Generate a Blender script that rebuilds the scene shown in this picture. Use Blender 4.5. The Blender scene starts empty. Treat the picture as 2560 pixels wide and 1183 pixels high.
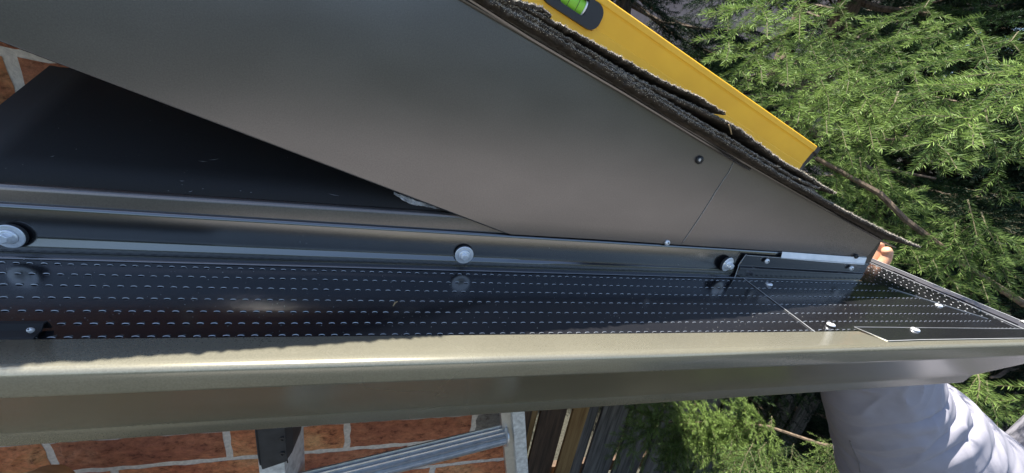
import bpy, bmesh, math, random
import numpy as np
from mathutils import Vector, Matrix, noise as mnoise
random.seed(7); rng = np.random.default_rng(7)
sc = bpy.context.scene

# ------------------------------------------------------------------ camera, sky, sun
FPX = 960.0; CX, CY = 1280.0, 591.5
_X = np.array([3420, 211.5, FPX]); _X /= np.linalg.norm(_X)
_Y = np.array([-260, -426.5, FPX]); _Y -= _X * (_X @ _Y); _Y /= np.linalg.norm(_Y)
R = np.stack([_X, _Y, np.cross(_X, _Y)])          # camera (right, down, forward) -> world (x, y, z)
cam_d = bpy.data.cameras.new('camera'); cam = bpy.data.objects.new('camera', cam_d)
sc.collection.objects.link(cam); sc.camera = cam
cam_d.sensor_width = 36; cam_d.lens = FPX / 2560 * 36; cam_d.clip_start = 0.01; cam_d.clip_end = 500
cam.matrix_world = Matrix(((R[0,0], -R[0,1], -R[0,2], 0), (R[1,0], -R[1,1], -R[1,2], 0),
                           (R[2,0], -R[2,1], -R[2,2], 0), (0, 0, 0, 1)))
SUN = Vector((-0.32, 0.34, 1.0)).normalized()
w = bpy.data.worlds.new("World"); sc.world = w; w.use_nodes = True
nt = w.node_tree; sky = nt.nodes.new('ShaderNodeTexSky'); sky.sky_type = 'NISHITA'; sky.sun_disc = False
sky.sun_elevation = math.asin(SUN.z); sky.sun_rotation = math.atan2(SUN.x, SUN.y)
nt.links.new(sky.outputs[0], nt.nodes['Background'].inputs[0]); nt.nodes['Background'].inputs[1].default_value = 0.10
sd = bpy.data.lights.new('sun', 'SUN'); sd.energy = 5.0; sd.angle = math.radians(0.53); sd.color = (1, 0.955, 0.87)
so = bpy.data.objects.new('sun', sd); sc.collection.objects.link(so)
so.rotation_euler = SUN.to_track_quat('Z', 'Y').to_euler()
sc.view_settings.view_transform = 'Standard'; sc.view_settings.look = 'None'
sc.view_settings.gamma = 1; sc.view_settings.exposure = 1.50
GZ = -2.25                                         # ground level (camera is at z = 0)

# ------------------------------------------------------------------ helpers
def ray(u, v): return R @ np.array([(u - CX) / FPX, (v - CY) / FPX, 1.0])
def on_y(u, v, y): d = ray(u, v); return Vector(d * (y / d[1]))
def on_z(u, v, z): d = ray(u, v); return Vector(d * (z / d[2]))
def at_depth(u, v, t): return Vector(ray(u, v) * t)

def tag(o, label=None, cat=None, group=None, kind=None):
    if label: o['label'] = label
    if cat: o['category'] = cat
    if group: o['group'] = group
    if kind: o['kind'] = kind
    return o
def empty(name, loc=(0, 0, 0), **k):
    o = bpy.data.objects.new(name, None); sc.collection.objects.link(o); o.location = loc
    o.empty_display_size = 0.05
    return tag(o, **k)
def mesh(name, verts, faces, mats, parent=None, mi=None, smooth=False, bevel=0, solid=0):
    me = bpy.data.meshes.new(name); me.from_pydata([tuple(v) for v in verts], [], faces)
    for m in (mats if isinstance(mats, (list, tuple)) else [mats]): me.materials.append(m)
    if mi is not None: me.polygons.foreach_set('material_index', mi)
    if smooth: me.polygons.foreach_set('use_smooth', [True] * len(me.polygons))
    me.update()
    if smooth: me.set_sharp_from_angle(angle=math.radians(32))
    o = bpy.data.objects.new(name, me); sc.collection.objects.link(o)
    if parent is not None:
        o.parent = parent; o.matrix_parent_inverse = Matrix.Translation(-parent.location)
    if solid:
        s = o.modifiers.new('s', 'SOLIDIFY'); s.thickness = solid; s.offset = 0
    if bevel:
        b = o.modifiers.new('b', 'BEVEL'); b.width = bevel; b.segments = 3; b.limit_method = 'ANGLE'; b.angle_limit = math.radians(35)
    return o
class MB:
    """collects geometry for one mesh"""
    def __init__(s): s.v = []; s.f = []; s.m = []
    def add(s, v, f, m=0):
        n = len(s.v); s.v += [tuple(p) for p in v]; s.f += [tuple(i + n for i in q) for q in f]; s.m += [m] * len(f)
    def box(s, c, size, rot=None, m=0):
        c = Vector(c); P = []
        for x in (-.5, .5):
            for y in (-.5, .5):
                for z in (-.5, .5):
                    p = Vector((x * size[0], y * size[1], z * size[2]))
                    if rot is not None: p = rot @ p
                    P.append(c + p)
        s.add(P, [(0,1,3,2),(4,6,7,5),(0,4,5,1),(2,3,7,6),(0,2,6,4),(1,5,7,3)], m)
    def prism(s, poly, d, m=0):
        """polygon of points extruded by vector d"""
        n = len(poly); d = Vector(d); P = [Vector(p) for p in poly]
        s.add(P + [p + d for p in P], [tuple(range(n)), tuple(range(2*n-1, n-1, -1))] +
              [(i, i + n, (i+1) % n + n, (i+1) % n) for i in range(n)], m)
    def lathe(s, c, axis, prof, n=32, m=0, caps=True):
        axis = Vector(axis).normalized(); q = axis.to_track_quat('Z', 'X').to_matrix(); c = Vector(c); V = []
        for (r, h) in prof:
            for i in range(n):
                a = 2 * math.pi * i / n; V.append(c + q @ Vector((r * math.cos(a), r * math.sin(a), h)))
        F = []
        for k in range(len(prof) - 1):
            for i in range(n): F.append((k*n + i, k*n + (i+1) % n, (k+1)*n + (i+1) % n, (k+1)*n + i))
        if caps: F.append(tuple(range(n))[::-1]); F.append(tuple((len(prof)-1)*n + i for i in range(n)))
        s.add(V, F, m)
    def tube(s, pts, rad, n=8, m=0, jit=0):
        pts = [Vector(p) for p in pts]; V = []
        rad = rad if isinstance(rad, (list, tuple)) else [rad] * len(pts)
        for k, p in enumerate(pts):
            t = (pts[min(k+1, len(pts)-1)] - pts[max(k-1, 0)]).normalized(); q = t.to_track_quat('Z', 'Y').to_matrix()
            for i in range(n):
                a = 2 * math.pi * i / n; r = rad[k] * (1 + jit * random.uniform(-1, 1)); V.append(p + q @ Vector((r*math.cos(a), r*math.sin(a), 0)))
        F = [(k*n+i, k*n+(i+1) % n, (k+1)*n+(i+1) % n, (k+1)*n+i) for k in range(len(pts)-1) for i in range(n)]
        F += [tuple(range(n))[::-1], tuple((len(pts)-1)*n + i for i in range(n))]
        s.add(V, F, m)
    def build(s, name, mats, parent=None, **k):
        return mesh(name, s.v, s.f, mats, parent, mi=s.m, **k)

# ------------------------------------------------------------------ materials
def new_mat(name):
    m = bpy.data.materials.new(name); m.use_nodes = True; t = m.node_tree
    return m, t, t.nodes['Principled BSDF'], t.nodes, t.links
def noise(N, L, scale, detail=4, rough=.55, vec=None, stretch=None):
    tc = N.new('ShaderNodeTexCoord'); n = N.new('ShaderNodeTexNoise'); n.inputs['Scale'].default_value = scale
    n.inputs['Detail'].default_value = detail; n.inputs['Roughness'].default_value = rough
    if stretch:
        mp = N.new('ShaderNodeMapping'); mp.inputs['Scale'].default_value = stretch
        L.new(tc.outputs['Object'], mp.inputs[0]); L.new(mp.outputs[0], n.inputs['Vector'])
    else: L.new(tc.outputs['Object'], n.inputs['Vector'])
    return n.outputs['Fac']
def ramp(N, L, fac, stops):
    r = N.new('ShaderNodeValToRGB'); e = r.color_ramp.elements
    while len(e) < len(stops): e.new(0.5)
    for k, (p, c) in enumerate(stops): e[k].position = p; e[k].color = (*c, 1) if len(c) == 3 else c
    L.new(fac, r.inputs[0]); return r.outputs[0]
def bump(N, L, B, h, strength, dist):
    b = N.new('ShaderNodeBump'); b.inputs['Strength'].default_value = strength; b.inputs['Distance'].default_value = dist
    L.new(h, b.inputs['Height']); L.new(b.outputs[0], B.inputs['Normal'])
def mix(N, L, fac, a, b):
    m = N.new('ShaderNodeMix'); m.data_type = 'RGBA'
    if hasattr(fac, 'links'): L.new(fac, m.inputs[0])
    else: m.inputs[0].default_value = fac
    for s, x in ((m.inputs[6], a), (m.inputs[7], b)):
        if hasattr(x, 'links'): L.new(x, s)
        else: s.default_value = (*x, 1)
    return m.outputs[2]
def simple(name, col, rough=.5, metal=0, spec=.5, nscale=60, namt=.12, bstr=0, bdist=.0003, bscale=300):
    m, t, B, N, L = new_mat(name)
    f = noise(N, L, nscale, 5)
    lo = tuple(c * (1 - namt) for c in col); hi = tuple(min(1, c * (1 + namt)) for c in col)
    L.new(ramp(N, L, f, [(.3, lo), (.7, hi)]), B.inputs['Base Color'])
    B.inputs['Roughness'].default_value = rough; B.inputs['Metallic'].default_value = metal
    B.inputs['Specular IOR Level'].default_value = spec
    if bstr: bump(N, L, B, noise(N, L, bscale, 3), bstr, bdist)
    return m
def painted_metal(name, col, rough, dust=0.5, spec=.5, orange=.05, wav=.0006, dustcol=(.35, .34, .32)):
    """coil-coated aluminium: faint waviness, orange peel, handling smudges, grit specks"""
    m, t, B, N, L = new_mat(name)
    smudge = noise(N, L, 14, 3, .45, stretch=(1, 1, 2.2)); fine = noise(N, L, 900, 2)
    base = ramp(N, L, smudge, [(.15, tuple(c * .90 for c in col)), (.85, tuple(c * 1.10 for c in col))])
    grain = ramp(N, L, fine, [(.3, (0.88,)*3), (.7, (1.12,)*3)])
    mm = N.new('ShaderNodeMix'); mm.data_type = 'RGBA'; mm.blend_type = 'MULTIPLY'; mm.inputs[0].default_value = 1
    L.new(base, mm.inputs[6]); L.new(grain, mm.inputs[7])
    tc = N.new('ShaderNodeTexCoord'); vo = N.new('ShaderNodeTexVoronoi'); vo.inputs['Scale'].default_value = 260
    L.new(tc.outputs['Object'], vo.inputs['Vector'])
    sp = ramp(N, L, vo.outputs['Distance'], [(.0, (1,)*3), (.09, (1,)*3), (.13, (0,)*3)])
    patch = ramp(N, L, noise(N, L, 45, 3), [(.6, (0,)*3), (.72, (1,)*3)])
    k = N.new('ShaderNodeMath'); k.operation = 'MULTIPLY'; L.new(sp, k.inputs[0]); L.new(patch, k.inputs[1])
    k2 = N.new('ShaderNodeMath'); k2.operation = 'MULTIPLY'; L.new(k.outputs[0], k2.inputs[0]); k2.inputs[1].default_value = dust
    L.new(mix(N, L, k2.outputs[0], mm.outputs[2], dustcol), B.inputs['Base Color'])
    soft = noise(N, L, 7, 2, .4, stretch=(1, 1, 1.8))
    rr = N.new('ShaderNodeMapRange'); L.new(soft, rr.inputs[0]); rr.inputs[1].default_value = .1; rr.inputs[2].default_value = .9
    rr.inputs[3].default_value = rough * .9; rr.inputs[4].default_value = rough * 1.12
    L.new(rr.outputs[0], B.inputs['Roughness']); B.inputs['Specular IOR Level'].default_value = spec
    a = N.new('ShaderNodeBump'); a.inputs['Strength'].default_value = .08; a.inputs['Distance'].default_value = wav
    L.new(noise(N, L, 9, 2, stretch=(.5, 1, 1)), a.inputs['Height'])
    b = N.new('ShaderNodeBump'); b.inputs['Strength'].default_value = orange; b.inputs['Distance'].default_value = .0002
    L.new(fine, b.inputs['Height']); L.new(a.outputs[0], b.inputs['Normal']); L.new(b.outputs[0], B.inputs['Normal'])
    return m
M = {}
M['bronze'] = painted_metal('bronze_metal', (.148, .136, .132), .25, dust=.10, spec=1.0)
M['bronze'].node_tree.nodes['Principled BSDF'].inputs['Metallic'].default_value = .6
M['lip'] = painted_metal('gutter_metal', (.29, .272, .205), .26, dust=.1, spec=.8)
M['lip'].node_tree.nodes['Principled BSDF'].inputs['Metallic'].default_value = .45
M['black'] = painted_metal('black_metal', (.012, .012, .014), .17, dust=.6, spec=1.0, wav=.0004)
_b = M['black'].node_tree.nodes['Principled BSDF']; _b.inputs['Coat Weight'].default_value = .25; _b.inputs['Coat IOR'].default_value = 1.8; _b.inputs['Coat Roughness'].default_value = .13
M['flange'] = painted_metal('flange_black_metal', (.010, .010, .012), .2, dust=.6, spec=1.0, wav=.0002)
_b = M['flange'].node_tree.nodes['Principled BSDF']; _b.inputs['Coat Weight'].default_value = 1; _b.inputs['Coat IOR'].default_value = 2.0; _b.inputs['Coat Roughness'].default_value = .16
M['blackflat'] = painted_metal('cap_black_metal', (.016, .016, .017), .55, dust=.5, spec=.2)
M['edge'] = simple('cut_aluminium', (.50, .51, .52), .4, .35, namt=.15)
M['slot'] = simple('slot_dark', (.003, .003, .004), .9, spec=0)
M['zinc'] = simple('zinc_plate', (.93, .95, .98), .34, .5, namt=.12, nscale=400, bstr=.15, bscale=900)
M['rubber'] = simple('rubber', (.03, .03, .032), .7, namt=.3)
M['white'] = simple('white_strip', (.93, .95, .97), .35)
M['sealant'] = simple('sealant', (.35, .38, .42), .25, nscale=250, namt=.5, bstr=.6, bscale=500)
M['yellow'] = simple('yellow_paint', (.98, .52, .03), .42, nscale=25, namt=.06, bstr=.05, bscale=400)
M['blackplastic'] = simple('black_plastic', (.025, .025, .027), .45, bstr=.2, bscale=900)
M['alu'] = simple('ladder_aluminium', (.62, .61, .59), .30, .7, nscale=90, namt=.12, bstr=.03, bscale=200)
M['aluw'] = simple('ladder_aluminium_worn', (.58, .60, .60), .5, .3, nscale=120, namt=.3, bstr=.25, bscale=150)
M['straw'] = simple('straw', (.38, .26, .13), .7)
M['skin'] = simple('skin', (.62, .33, .20), .5, nscale=80, namt=.1); M['skin'].node_tree.nodes['Principled BSDF'].inputs['Subsurface Weight'].default_value = .35
M['skin'].node_tree.nodes['Principled BSDF'].inputs['Subsurface Radius'].default_value = (.012, .005, .003)
M['cloth'] = simple('grey_cloth', (.31, .30, .345), .85, nscale=30, namt=.06, bstr=.3, bscale=1600, bdist=.0004)
M['seam'] = simple('seam_cloth', (.20, .19, .20), .9, bstr=.4, bscale=1500)
M['denim'] = simple('trouser_cloth', (.05, .06, .09), .9)
M['hair'] = simple('hair', (.03, .02, .015), .6)
M['leather'] = simple('tan_leather', (.50, .33, .17), .75, nscale=35, namt=.3, bstr=.5, bscale=250, bdist=.001)

def shingle_mat():
    m, t, B, N, L = new_mat('asphalt_shingle')
    tc = N.new('ShaderNodeTexCoord'); v = N.new('ShaderNodeTexVoronoi'); v.inputs['Scale'].default_value = 700
    L.new(tc.outputs['Object'], v.inputs['Vector'])
    g = ramp(N, L, v.outputs['Color'], [(.0, (.05, .046, .040)), (.45, (.12, .108, .094)), (.7, (.26, .235, .20)), (.9, (.60, .54, .46))])
    n = ramp(N, L, noise(N, L, 60, 5), [(.35, (.35,)*3), (.65, (1,)*3)])
    mm = N.new('ShaderNodeMix'); mm.data_type = 'RGBA'; mm.blend_type = 'MULTIPLY'; mm.inputs[0].default_value = 1
    L.new(g, mm.inputs[6]); L.new(n, mm.inputs[7]); L.new(mm.outputs[2], B.inputs['Base Color'])
    B.inputs['Roughness'].default_value = .85; bump(N, L, B, v.outputs['Distance'], .8, .0012)
    return m
M['shingle'] = shingle_mat()
M['granule'] = simple('roof_granule', (.46, .40, .31), .8, nscale=900, namt=.9)
M['felt'] = simple('shingle_edge_brown', (.055, .043, .034), .9, nscale=120, namt=.5, bstr=.6, bscale=300, bdist=.001)

def brick_mats():
    out = []
    for k, cols in enumerate([((.38, .11, .05), (.54, .21, .09), (.60, .33, .15)), ((.26, .085, .05), (.38, .14, .07), (.46, .21, .11)),
                              ((.13, .12, .105), (.20, .185, .16), (.27, .25, .22))]):
        m, t, B, N, L = new_mat('brick_face')
        f = noise(N, L, 11, 7, .7, stretch=(1, 1, 1.5)); g = noise(N, L, 105, 8, .78, stretch=(.7, 1, 1.1))
        c = ramp(N, L, f, [(.3, cols[0]), (.5, cols[1]), (.68, cols[2])])
        d = ramp(N, L, g, [(.36, (.35, .27, .25)), (.44, (.95, .9, .87)), (.55, (1.3, 1.27, 1.25)), (.70, (1.7, 1.65, 1.6))])
        mm = N.new('ShaderNodeMix'); mm.data_type = 'RGBA'; mm.blend_type = 'MULTIPLY'; mm.inputs[0].default_value = 1
        L.new(c, mm.inputs[6]); L.new(d, mm.inputs[7]); L.new(mm.outputs[2], B.inputs['Base Color'])
        B.inputs['Roughness'].default_value = .9; bump(N, L, B, g, 1.0, .006); out.append(m)
    return out
BR = brick_mats()
M['mortar'] = simple('mortar', (.58, .52, .45), .95, nscale=200, namt=.18, bstr=.7, bscale=350, bdist=.0015)

def wood_mat(name, a, b):
    m, t, B, N, L = new_mat(name)
    g = noise(N, L, 22, 7, .65, stretch=(3, 3, .16)); k = noise(N, L, 5, 3)
    L.new(ramp(N, L, g, [(.35, a), (.65, b)]), B.inputs['Base Color']); B.inputs['Roughness'].default_value = .8
    bump(N, L, B, g, .6, .003); return m
M['wgrey'] = wood_mat('weathered_wood', (.07, .065, .06), (.24, .225, .205))
M['wyellow'] = wood_mat('new_wood', (.26, .14, .05), (.46, .29, .12))
M['wbrown'] = wood_mat('brown_wood', (.06, .04, .028), (.15, .095, .06))
M['bark'] = wood_mat('spruce_bark', (.06, .042, .03), (.22, .16, .11))
M['twig'] = simple('twig_bark', (.10, .085, .045), .8, nscale=90, namt=.4)

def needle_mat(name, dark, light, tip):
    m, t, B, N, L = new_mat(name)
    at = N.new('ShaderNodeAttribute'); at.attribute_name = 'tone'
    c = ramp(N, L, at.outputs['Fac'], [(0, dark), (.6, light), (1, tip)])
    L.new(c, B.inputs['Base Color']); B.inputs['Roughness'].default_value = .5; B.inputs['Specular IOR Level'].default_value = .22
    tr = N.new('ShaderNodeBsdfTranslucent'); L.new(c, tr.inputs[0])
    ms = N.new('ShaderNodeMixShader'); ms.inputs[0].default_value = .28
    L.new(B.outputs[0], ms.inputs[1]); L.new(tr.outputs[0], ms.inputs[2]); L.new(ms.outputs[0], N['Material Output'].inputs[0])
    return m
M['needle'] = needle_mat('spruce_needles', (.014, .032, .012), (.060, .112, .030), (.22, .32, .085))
M['needle_blue_shade'] = needle_mat('shaded_blue_spruce_needles', (.008, .020, .011), (.022, .050, .026), (.05, .10, .045))  # bluish green, darkened further so the colour holds the background's shade

def ground_mat():
    m, t, B, N, L = new_mat('lawn_ground')
    f = noise(N, L, .9, 8, .6); g = noise(N, L, 60, 5, .7)
    c = ramp(N, L, f, [(.35, (.045, .047, .032)), (.55, (.07, .067, .05)), (.75, (.12, .105, .085))])
    d = ramp(N, L, g, [(.3, (.5,)*3), (.7, (1.3,)*3)])
    mm = N.new('ShaderNodeMix'); mm.data_type = 'RGBA'; mm.blend_type = 'MULTIPLY'; mm.inputs[0].default_value = 1
    L.new(c, mm.inputs[6]); L.new(d, mm.inputs[7]); L.new(mm.outputs[2], B.inputs['Base Color'])
    B.inputs['Roughness'].default_value = .95; bump(N, L, B, g, .8, .03); return m
M['ground'] = ground_mat()
M['reflection_patio'] = simple('reflection_patio_stone', (.30, .285, .275), .9, nscale=3, namt=.2, bstr=.4, bscale=60, bdist=.004)

# ------------------------------------------------------------------ setting
mesh('ground', [(-200, -200, GZ), (200, -200, GZ), (200, 200, GZ), (-200, 200, GZ)], [(0, 1, 2, 3)], M['ground'])['kind'] = 'structure'
mb = MB(); mb.box((2.0, -9.4, GZ + .01), (15, 8.8, .06)); tag(mb.build('reflection_patio', M['reflection_patio']), kind='structure')  # added out of view so rake and gutter reflect a bright slab

# ------------------------------------------------------------------ rain gutter (front run and side run, mitred)
YI, XI = .250, .800                                # inner lip edges
PROF = [(.2500, -.1925), (.2500, -.1900), (.2262, -.1882), (.2240, -.1884), (.2222, -.1892), (.2210, -.1906), (.2204, -.1925),
        (.2200, -.2045), (.2203, -.2060), (.2212, -.2072), (.2608, -.2745), (.2618, -.2762), (.2622, -.2780), (.2640, -.2905), (.2662, -.2932), (.2700, -.2945), (.372, -.2945), (.372, -.200)]
def gx(y): return XI + (YI - y)                    # the side run mirrors the profile about the mitre
gut = empty('rain_gutter', (0, .25, -.19), label='long bronze metal rain gutter running across the photo below the black perforated guard', cat='gutter')
x0 = -.95; n = len(PROF)
V = [(x0, y, z) for y, z in PROF] + [(gx(y) , y, z) for y, z in PROF]
F = [(i, i + n, i + n + 1, i + 1) for i in range(n - 1)]
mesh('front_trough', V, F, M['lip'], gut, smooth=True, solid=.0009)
# side run: front portion swept along +y
y1 = 1.9
V = [(gx(y), y, z) for y, z in PROF] + [(gx(y), y1, z) for y, z in PROF]
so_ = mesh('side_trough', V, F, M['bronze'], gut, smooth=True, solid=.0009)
# toothed hem under the side lip
mb = MB(); y = .26; k = 0
while y < 1.2:
    l = .030 if k % 2 else .046; wdt = .0042 if k % 2 else .0012
    mb.box((XI + .0002 + wdt / 2, y + l / 2, -.1888), (wdt, l, .0008)); y += l; k += 1
mb.build('hem_notches', M['slot'], gut)
mb = MB(); mb.tube([(.8258, .2245, -.1885), (.8258, 1.9, -.1885)], .0008, 8); mb.build('lip_glint', M['edge'], gut, smooth=True)  # sun glint on the side lip, put in as a pale tube

# ------------------------------------------------------------------ gutter guard
guard = empty('gutter_guard', (.1, .3, -.19), label='black perforated metal gutter guard with upright back flange bolted along the fascia', cat='gutter guard')
def zb(x): return -.1943 + .0098 * (x + .3155)     # height of the guard's back edge
def gz(x, y): t = (y - .25) / .117; return -.1925 + (zb(x) + .1925) * max(0, min(1.2, t))
def louvre(mb, c, ax, fw, s=1.0, m0=0):
    """one punched louvre: hood (0), bare cut rim (1), dark slot (2); ax along the row, fw the side it opens to"""
    c = Vector(c); ax = Vector(ax); fw = Vector(fw); up = Vector((0, 0, 1)); K = 7; w_, h_, b_ = .0022 * s, .00105 * s, .0026 * s
    A = [math.pi * i / K for i in range(K + 1)]; g = random.uniform(.88, 1.1); h_ *= g
    arch = [c + ax * (w_ * math.cos(a)) + up * (h_ * math.sin(a)) for a in A]
    back = [c + ax * (w_ * .96 * math.cos(a)) - fw * (b_ * math.sin(a)) + up * .00004 for a in A]
    inn = [c + ax * (w_ * .93 * math.cos(a)) + up * (h_ * .60 * math.sin(a) + .00005) + fw * .00030 for a in A]
    lip = [p + fw * .00005 + up * .00003 for p in arch]
    mb.add(arch + back, [(i, i + 1, K + 2 + i, K + 1 + i) for i in range(K)], 0)
    mb.add(lip + inn, [(i, i + 1, K + 2 + i, K + 1 + i) for i in range(K)], 1)
    mb.add([c + ax * (w_ * math.cos(a)) + fw * (.0010 * s * math.sin(a)) + up * .00008 for a in A], [tuple(range(K + 1))], 2)
    mb.add(inn, [tuple(range(K + 1))], 2)
ROWS = [.3537, .3366, .3195, .3020, .2850, .2700, .2556]
def mitre_x(y): return .655 + (.367 - y) * (.800 - .655) / (.367 - .250)
SEAM = [(.434, .372), (.428, .249)]
def seam_x(y): return .428 + (y - .249) * (.434 - .428) / .123
def guard_sheet(name, xl, xr, dz, rows=ROWS, pitch=.00863, off=0.0, parent=guard):
    mb = MB(); NX = 60; NY = 8
    V = []; F = []
    for j in range(NY + 1):
        yy = .2485 + (.3725 - .2485) * j / NY
        a, b = xl(yy), xr(yy)
        for i in range(NX + 1):
            x = a + (b - a) * i / NX; V.append((x, yy, gz(x, yy) + dz))
    for j in range(NY):
        for i in range(NX): F.append((j*(NX+1)+i, j*(NX+1)+i+1, (j+1)*(NX+1)+i+1, (j+1)*(NX+1)+i))
    mb.add(V, F, 0)
    for r, yy in enumerate(rows):
        x = -.9 + off + (pitch / 2 if r % 2 else 0)
        while x < xr(yy) - .004:
            if x > xl(yy) + .003:
                louvre(mb, (x + random.uniform(-.0002, .0002), yy + random.uniform(-.0002, .0002), gz(x, yy) + dz), (1, 0, 0), (0, -1, 0))
            x += pitch
    return mb.build(name, [M['black'], M['edge'], M['slot']], parent)
guard_sheet('main_panel', lambda y: -.9, lambda y: seam_x(y) + .02, 0)
cp = guard_sheet('corner_panel', lambda y: seam_x(y), mitre_x, .0006, off=.002)
# side run of the guard
mb = MB(); NX, NY = 6, 40; V = []; F = []
for j in range(NY + 1):
    yy = .2485 + 1.2 * j / NY
    a = mitre_x(yy) - .012 if yy < .367 else .640
    for i in range(NX + 1): x = a + (.7985 - a) * i / NX; V.append((x, yy, gz(x, min(yy, .30)) * .5 + -.1915 * .5))
F = [(j*(NX+1)+i, j*(NX+1)+i+1, (j+1)*(NX+1)+i+1, (j+1)*(NX+1)+i) for j in range(NY) for i in range(NX)]
mb.add(V, F, 0)
for r, xx in enumerate([.7900, .7745, .7590, .7430, .7270, .7100, .6930]):
    y = .262 + (.0058 if r % 2 else 0)
    while y < .9:
        if y > .367 + (xx - .655) * -.8069 + .006: louvre(mb, (xx, y, gz(xx, min(y, .30)) * .5 - .1915 * .5), (0, 1, 0), (-1, 0, 0), .52)
        y += .0080
mb.build('side_panel', [M['black'], M['edge'], M['slot']], guard)
# bright cut edges: seam, mitre, side guard outer edge
def strip(name, pts, wd, mat, parent, up=(0, 0, 1), th=.0006):
    mb = MB(); pts = [Vector(p) for p in pts]
    for a, b in zip(pts[:-1], pts[1:]):
        d = (b - a).normalized(); s = d.cross(Vector(up)).normalized()
        mb.prism([a - s * wd/2, a + s * wd/2, b + s * wd/2, b - s * wd/2], Vector(up) * th)
    return mb.build(name, mat, parent)
strip('cut_edge', [(seam_x(y) - .0003, y, gz(.43, y) + .0006) for y in (.366, .33, .30, .27, .2505)], .0005, M['edge'], guard)
strip('cut_edge', [(mitre_x(y), y, gz(.7, y) + .0008) for y in (.345, .33, .30, .275)], .0003, M['edge'], guard)
strip('cut_edge', [(.7972, .252, -.1905), (.7972, 1.2, -.1905)], .0008, M['edge'], guard)
# corner patch (unperforated folded tab on top of the lip)
P = [on_z(2135, 818, -.1875), on_z(2220, 853, -.1872), on_z(2300, 850, -.1872), on_z(2600, 845.5, -.1872), on_z(2600, 823, -.1875), on_z(2400, 820.5, -.1875)]
mb = MB(); mb.prism(P[::-1], (0, 0, -.0008)); mb.build('corner_patch', M['black'], guard)
strip('cut_edge', [P[0] + Vector((0, 0, .0002)), P[1] + Vector((0, 0, .0002)), P[2] + Vector((0, 0, .0002)), P[3] + Vector((0, 0, .0002))], .0006, M['edge'], guard, th=.0003)
strip('cut_edge', [P[0] + Vector((0, 0, .0002)), P[5] + Vector((0, 0, .0002)), P[4] + Vector((0, 0, .0002))], .0003, M['edge'], guard, th=.0002)
# back flange: folded profile with a rolled top and a pressed bead
def flange(name, xs, prof, mat, dz=0):
    mb = MB(); n = len(prof)
    V = [(x, y, (zb(x) + h if h < .012 else -.1943 + .0015 * (x + .3155) + h) + dz) for x in xs for y, h in prof]
    F = [(k*n+i, (k+1)*n+i, (k+1)*n+i+1, k*n+i+1) for k in range(len(xs)-1) for i in range(n-1)]
    mb.add(V, F); return mb.build(name, mat, guard, smooth=True, solid=.0008)
def rnd(prof): return prof
FLP = [(.3600, .0006), (.3640, .0006), (.3670, .0016), (.3668, .0082), (.3671, .0092), (.3696, .0152), (.3698, .0160), (.3700, .0190), (.3700, .0405), (.3703, .0420), (.3712, .0432), (.3726, .0438), (.376, .0438)]
def inset(prof, k): return [(.3700 if (.0016 <= h <= .0190) else y, h) for y, h in prof]
flange('back_flange', [-.95 + .02 * i for i in range(81)], FLP, M['flange'])
# corner flange piece, tapering, raised ends
mb = MB()
cf = [(0, .3600, .0012), (1, .3628, .0012), (2, .3640, .0035), (3, .3640, .0200), (4, .3672, .0225), (5, .3668, .0385), (6, .3662, .0400)]
xs = [.420 + .0225 * i for i in range(11)]; n = len(cf); V = []
for x in xs:
    sag = -.0012 * max(0, (x - .43) / .2) ** 1 ; curl = 0
    for _, y, h in cf: V.append((x + .006 * (h / .04) * (.645 - x) / .225 + .010 * (h / .04) * (x - .42) / .225, y - .0012, -.1915 + h * .92 - .002 * (x - .43) - .25 * h * (x - .43)))
mb.add(V, [(k*n+i, (k+1)*n+i, (k+1)*n+i+1, k*n+i+1) for k in range(len(xs)-1) for i in range(n-1)])
mb.build('corner_flange', M['black'], guard, smooth=False, solid=.0009, bevel=.0006)
strip('cut_edge', [(.4195, .3585, -.190), (.4195, .3612, -.1865), (.4195, .3622, -.172), (.4205, .3640, -.1690), (.4255, .3640, -.1535)], .0007, M['edge'], guard, up=(-1, 0, 0))
strip('cut_edge', [(.4265, .3640, -.1549), (.47, .3642, -.1555), (.56, .3642, -.1565), (.648, .3642, -.1575)], .0006, M['edge'], guard, up=(0, -1, 0), th=.0004)
# bare white strip behind the corner flange
P = [on_y(1957, 630, .3672), on_y(2167, 645, .3672), on_y(2161, 662, .3640), on_y(2060, 655, .3640), on_y(1953, 646, .3640)]
mb = MB(); mb.prism(P, (0, .0008, 0)); tag(mb.build('white_strip', M['white'], guard), 'bare white strip along the top of the corner flange')
# end strap lower left
mb = MB()
yy = [.2500, .2520, .2575, .2600, .2625, .2645]; zz = [.0012, .0030, .0040, .0072, .0072, .0012]
V = [(x, y_, -.1925 + z_) for x in (-.9, -.222, -.2145) for y_, z_ in zip(yy, zz)]
mb.add(V, [(k*6+i, (k+1)*6+i, (k+1)*6+i+1, k*6+i+1) for k in range(2) for i in range(5)]); mb.build('end_strap', M['blackflat'], guard, solid=.0008)

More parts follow.
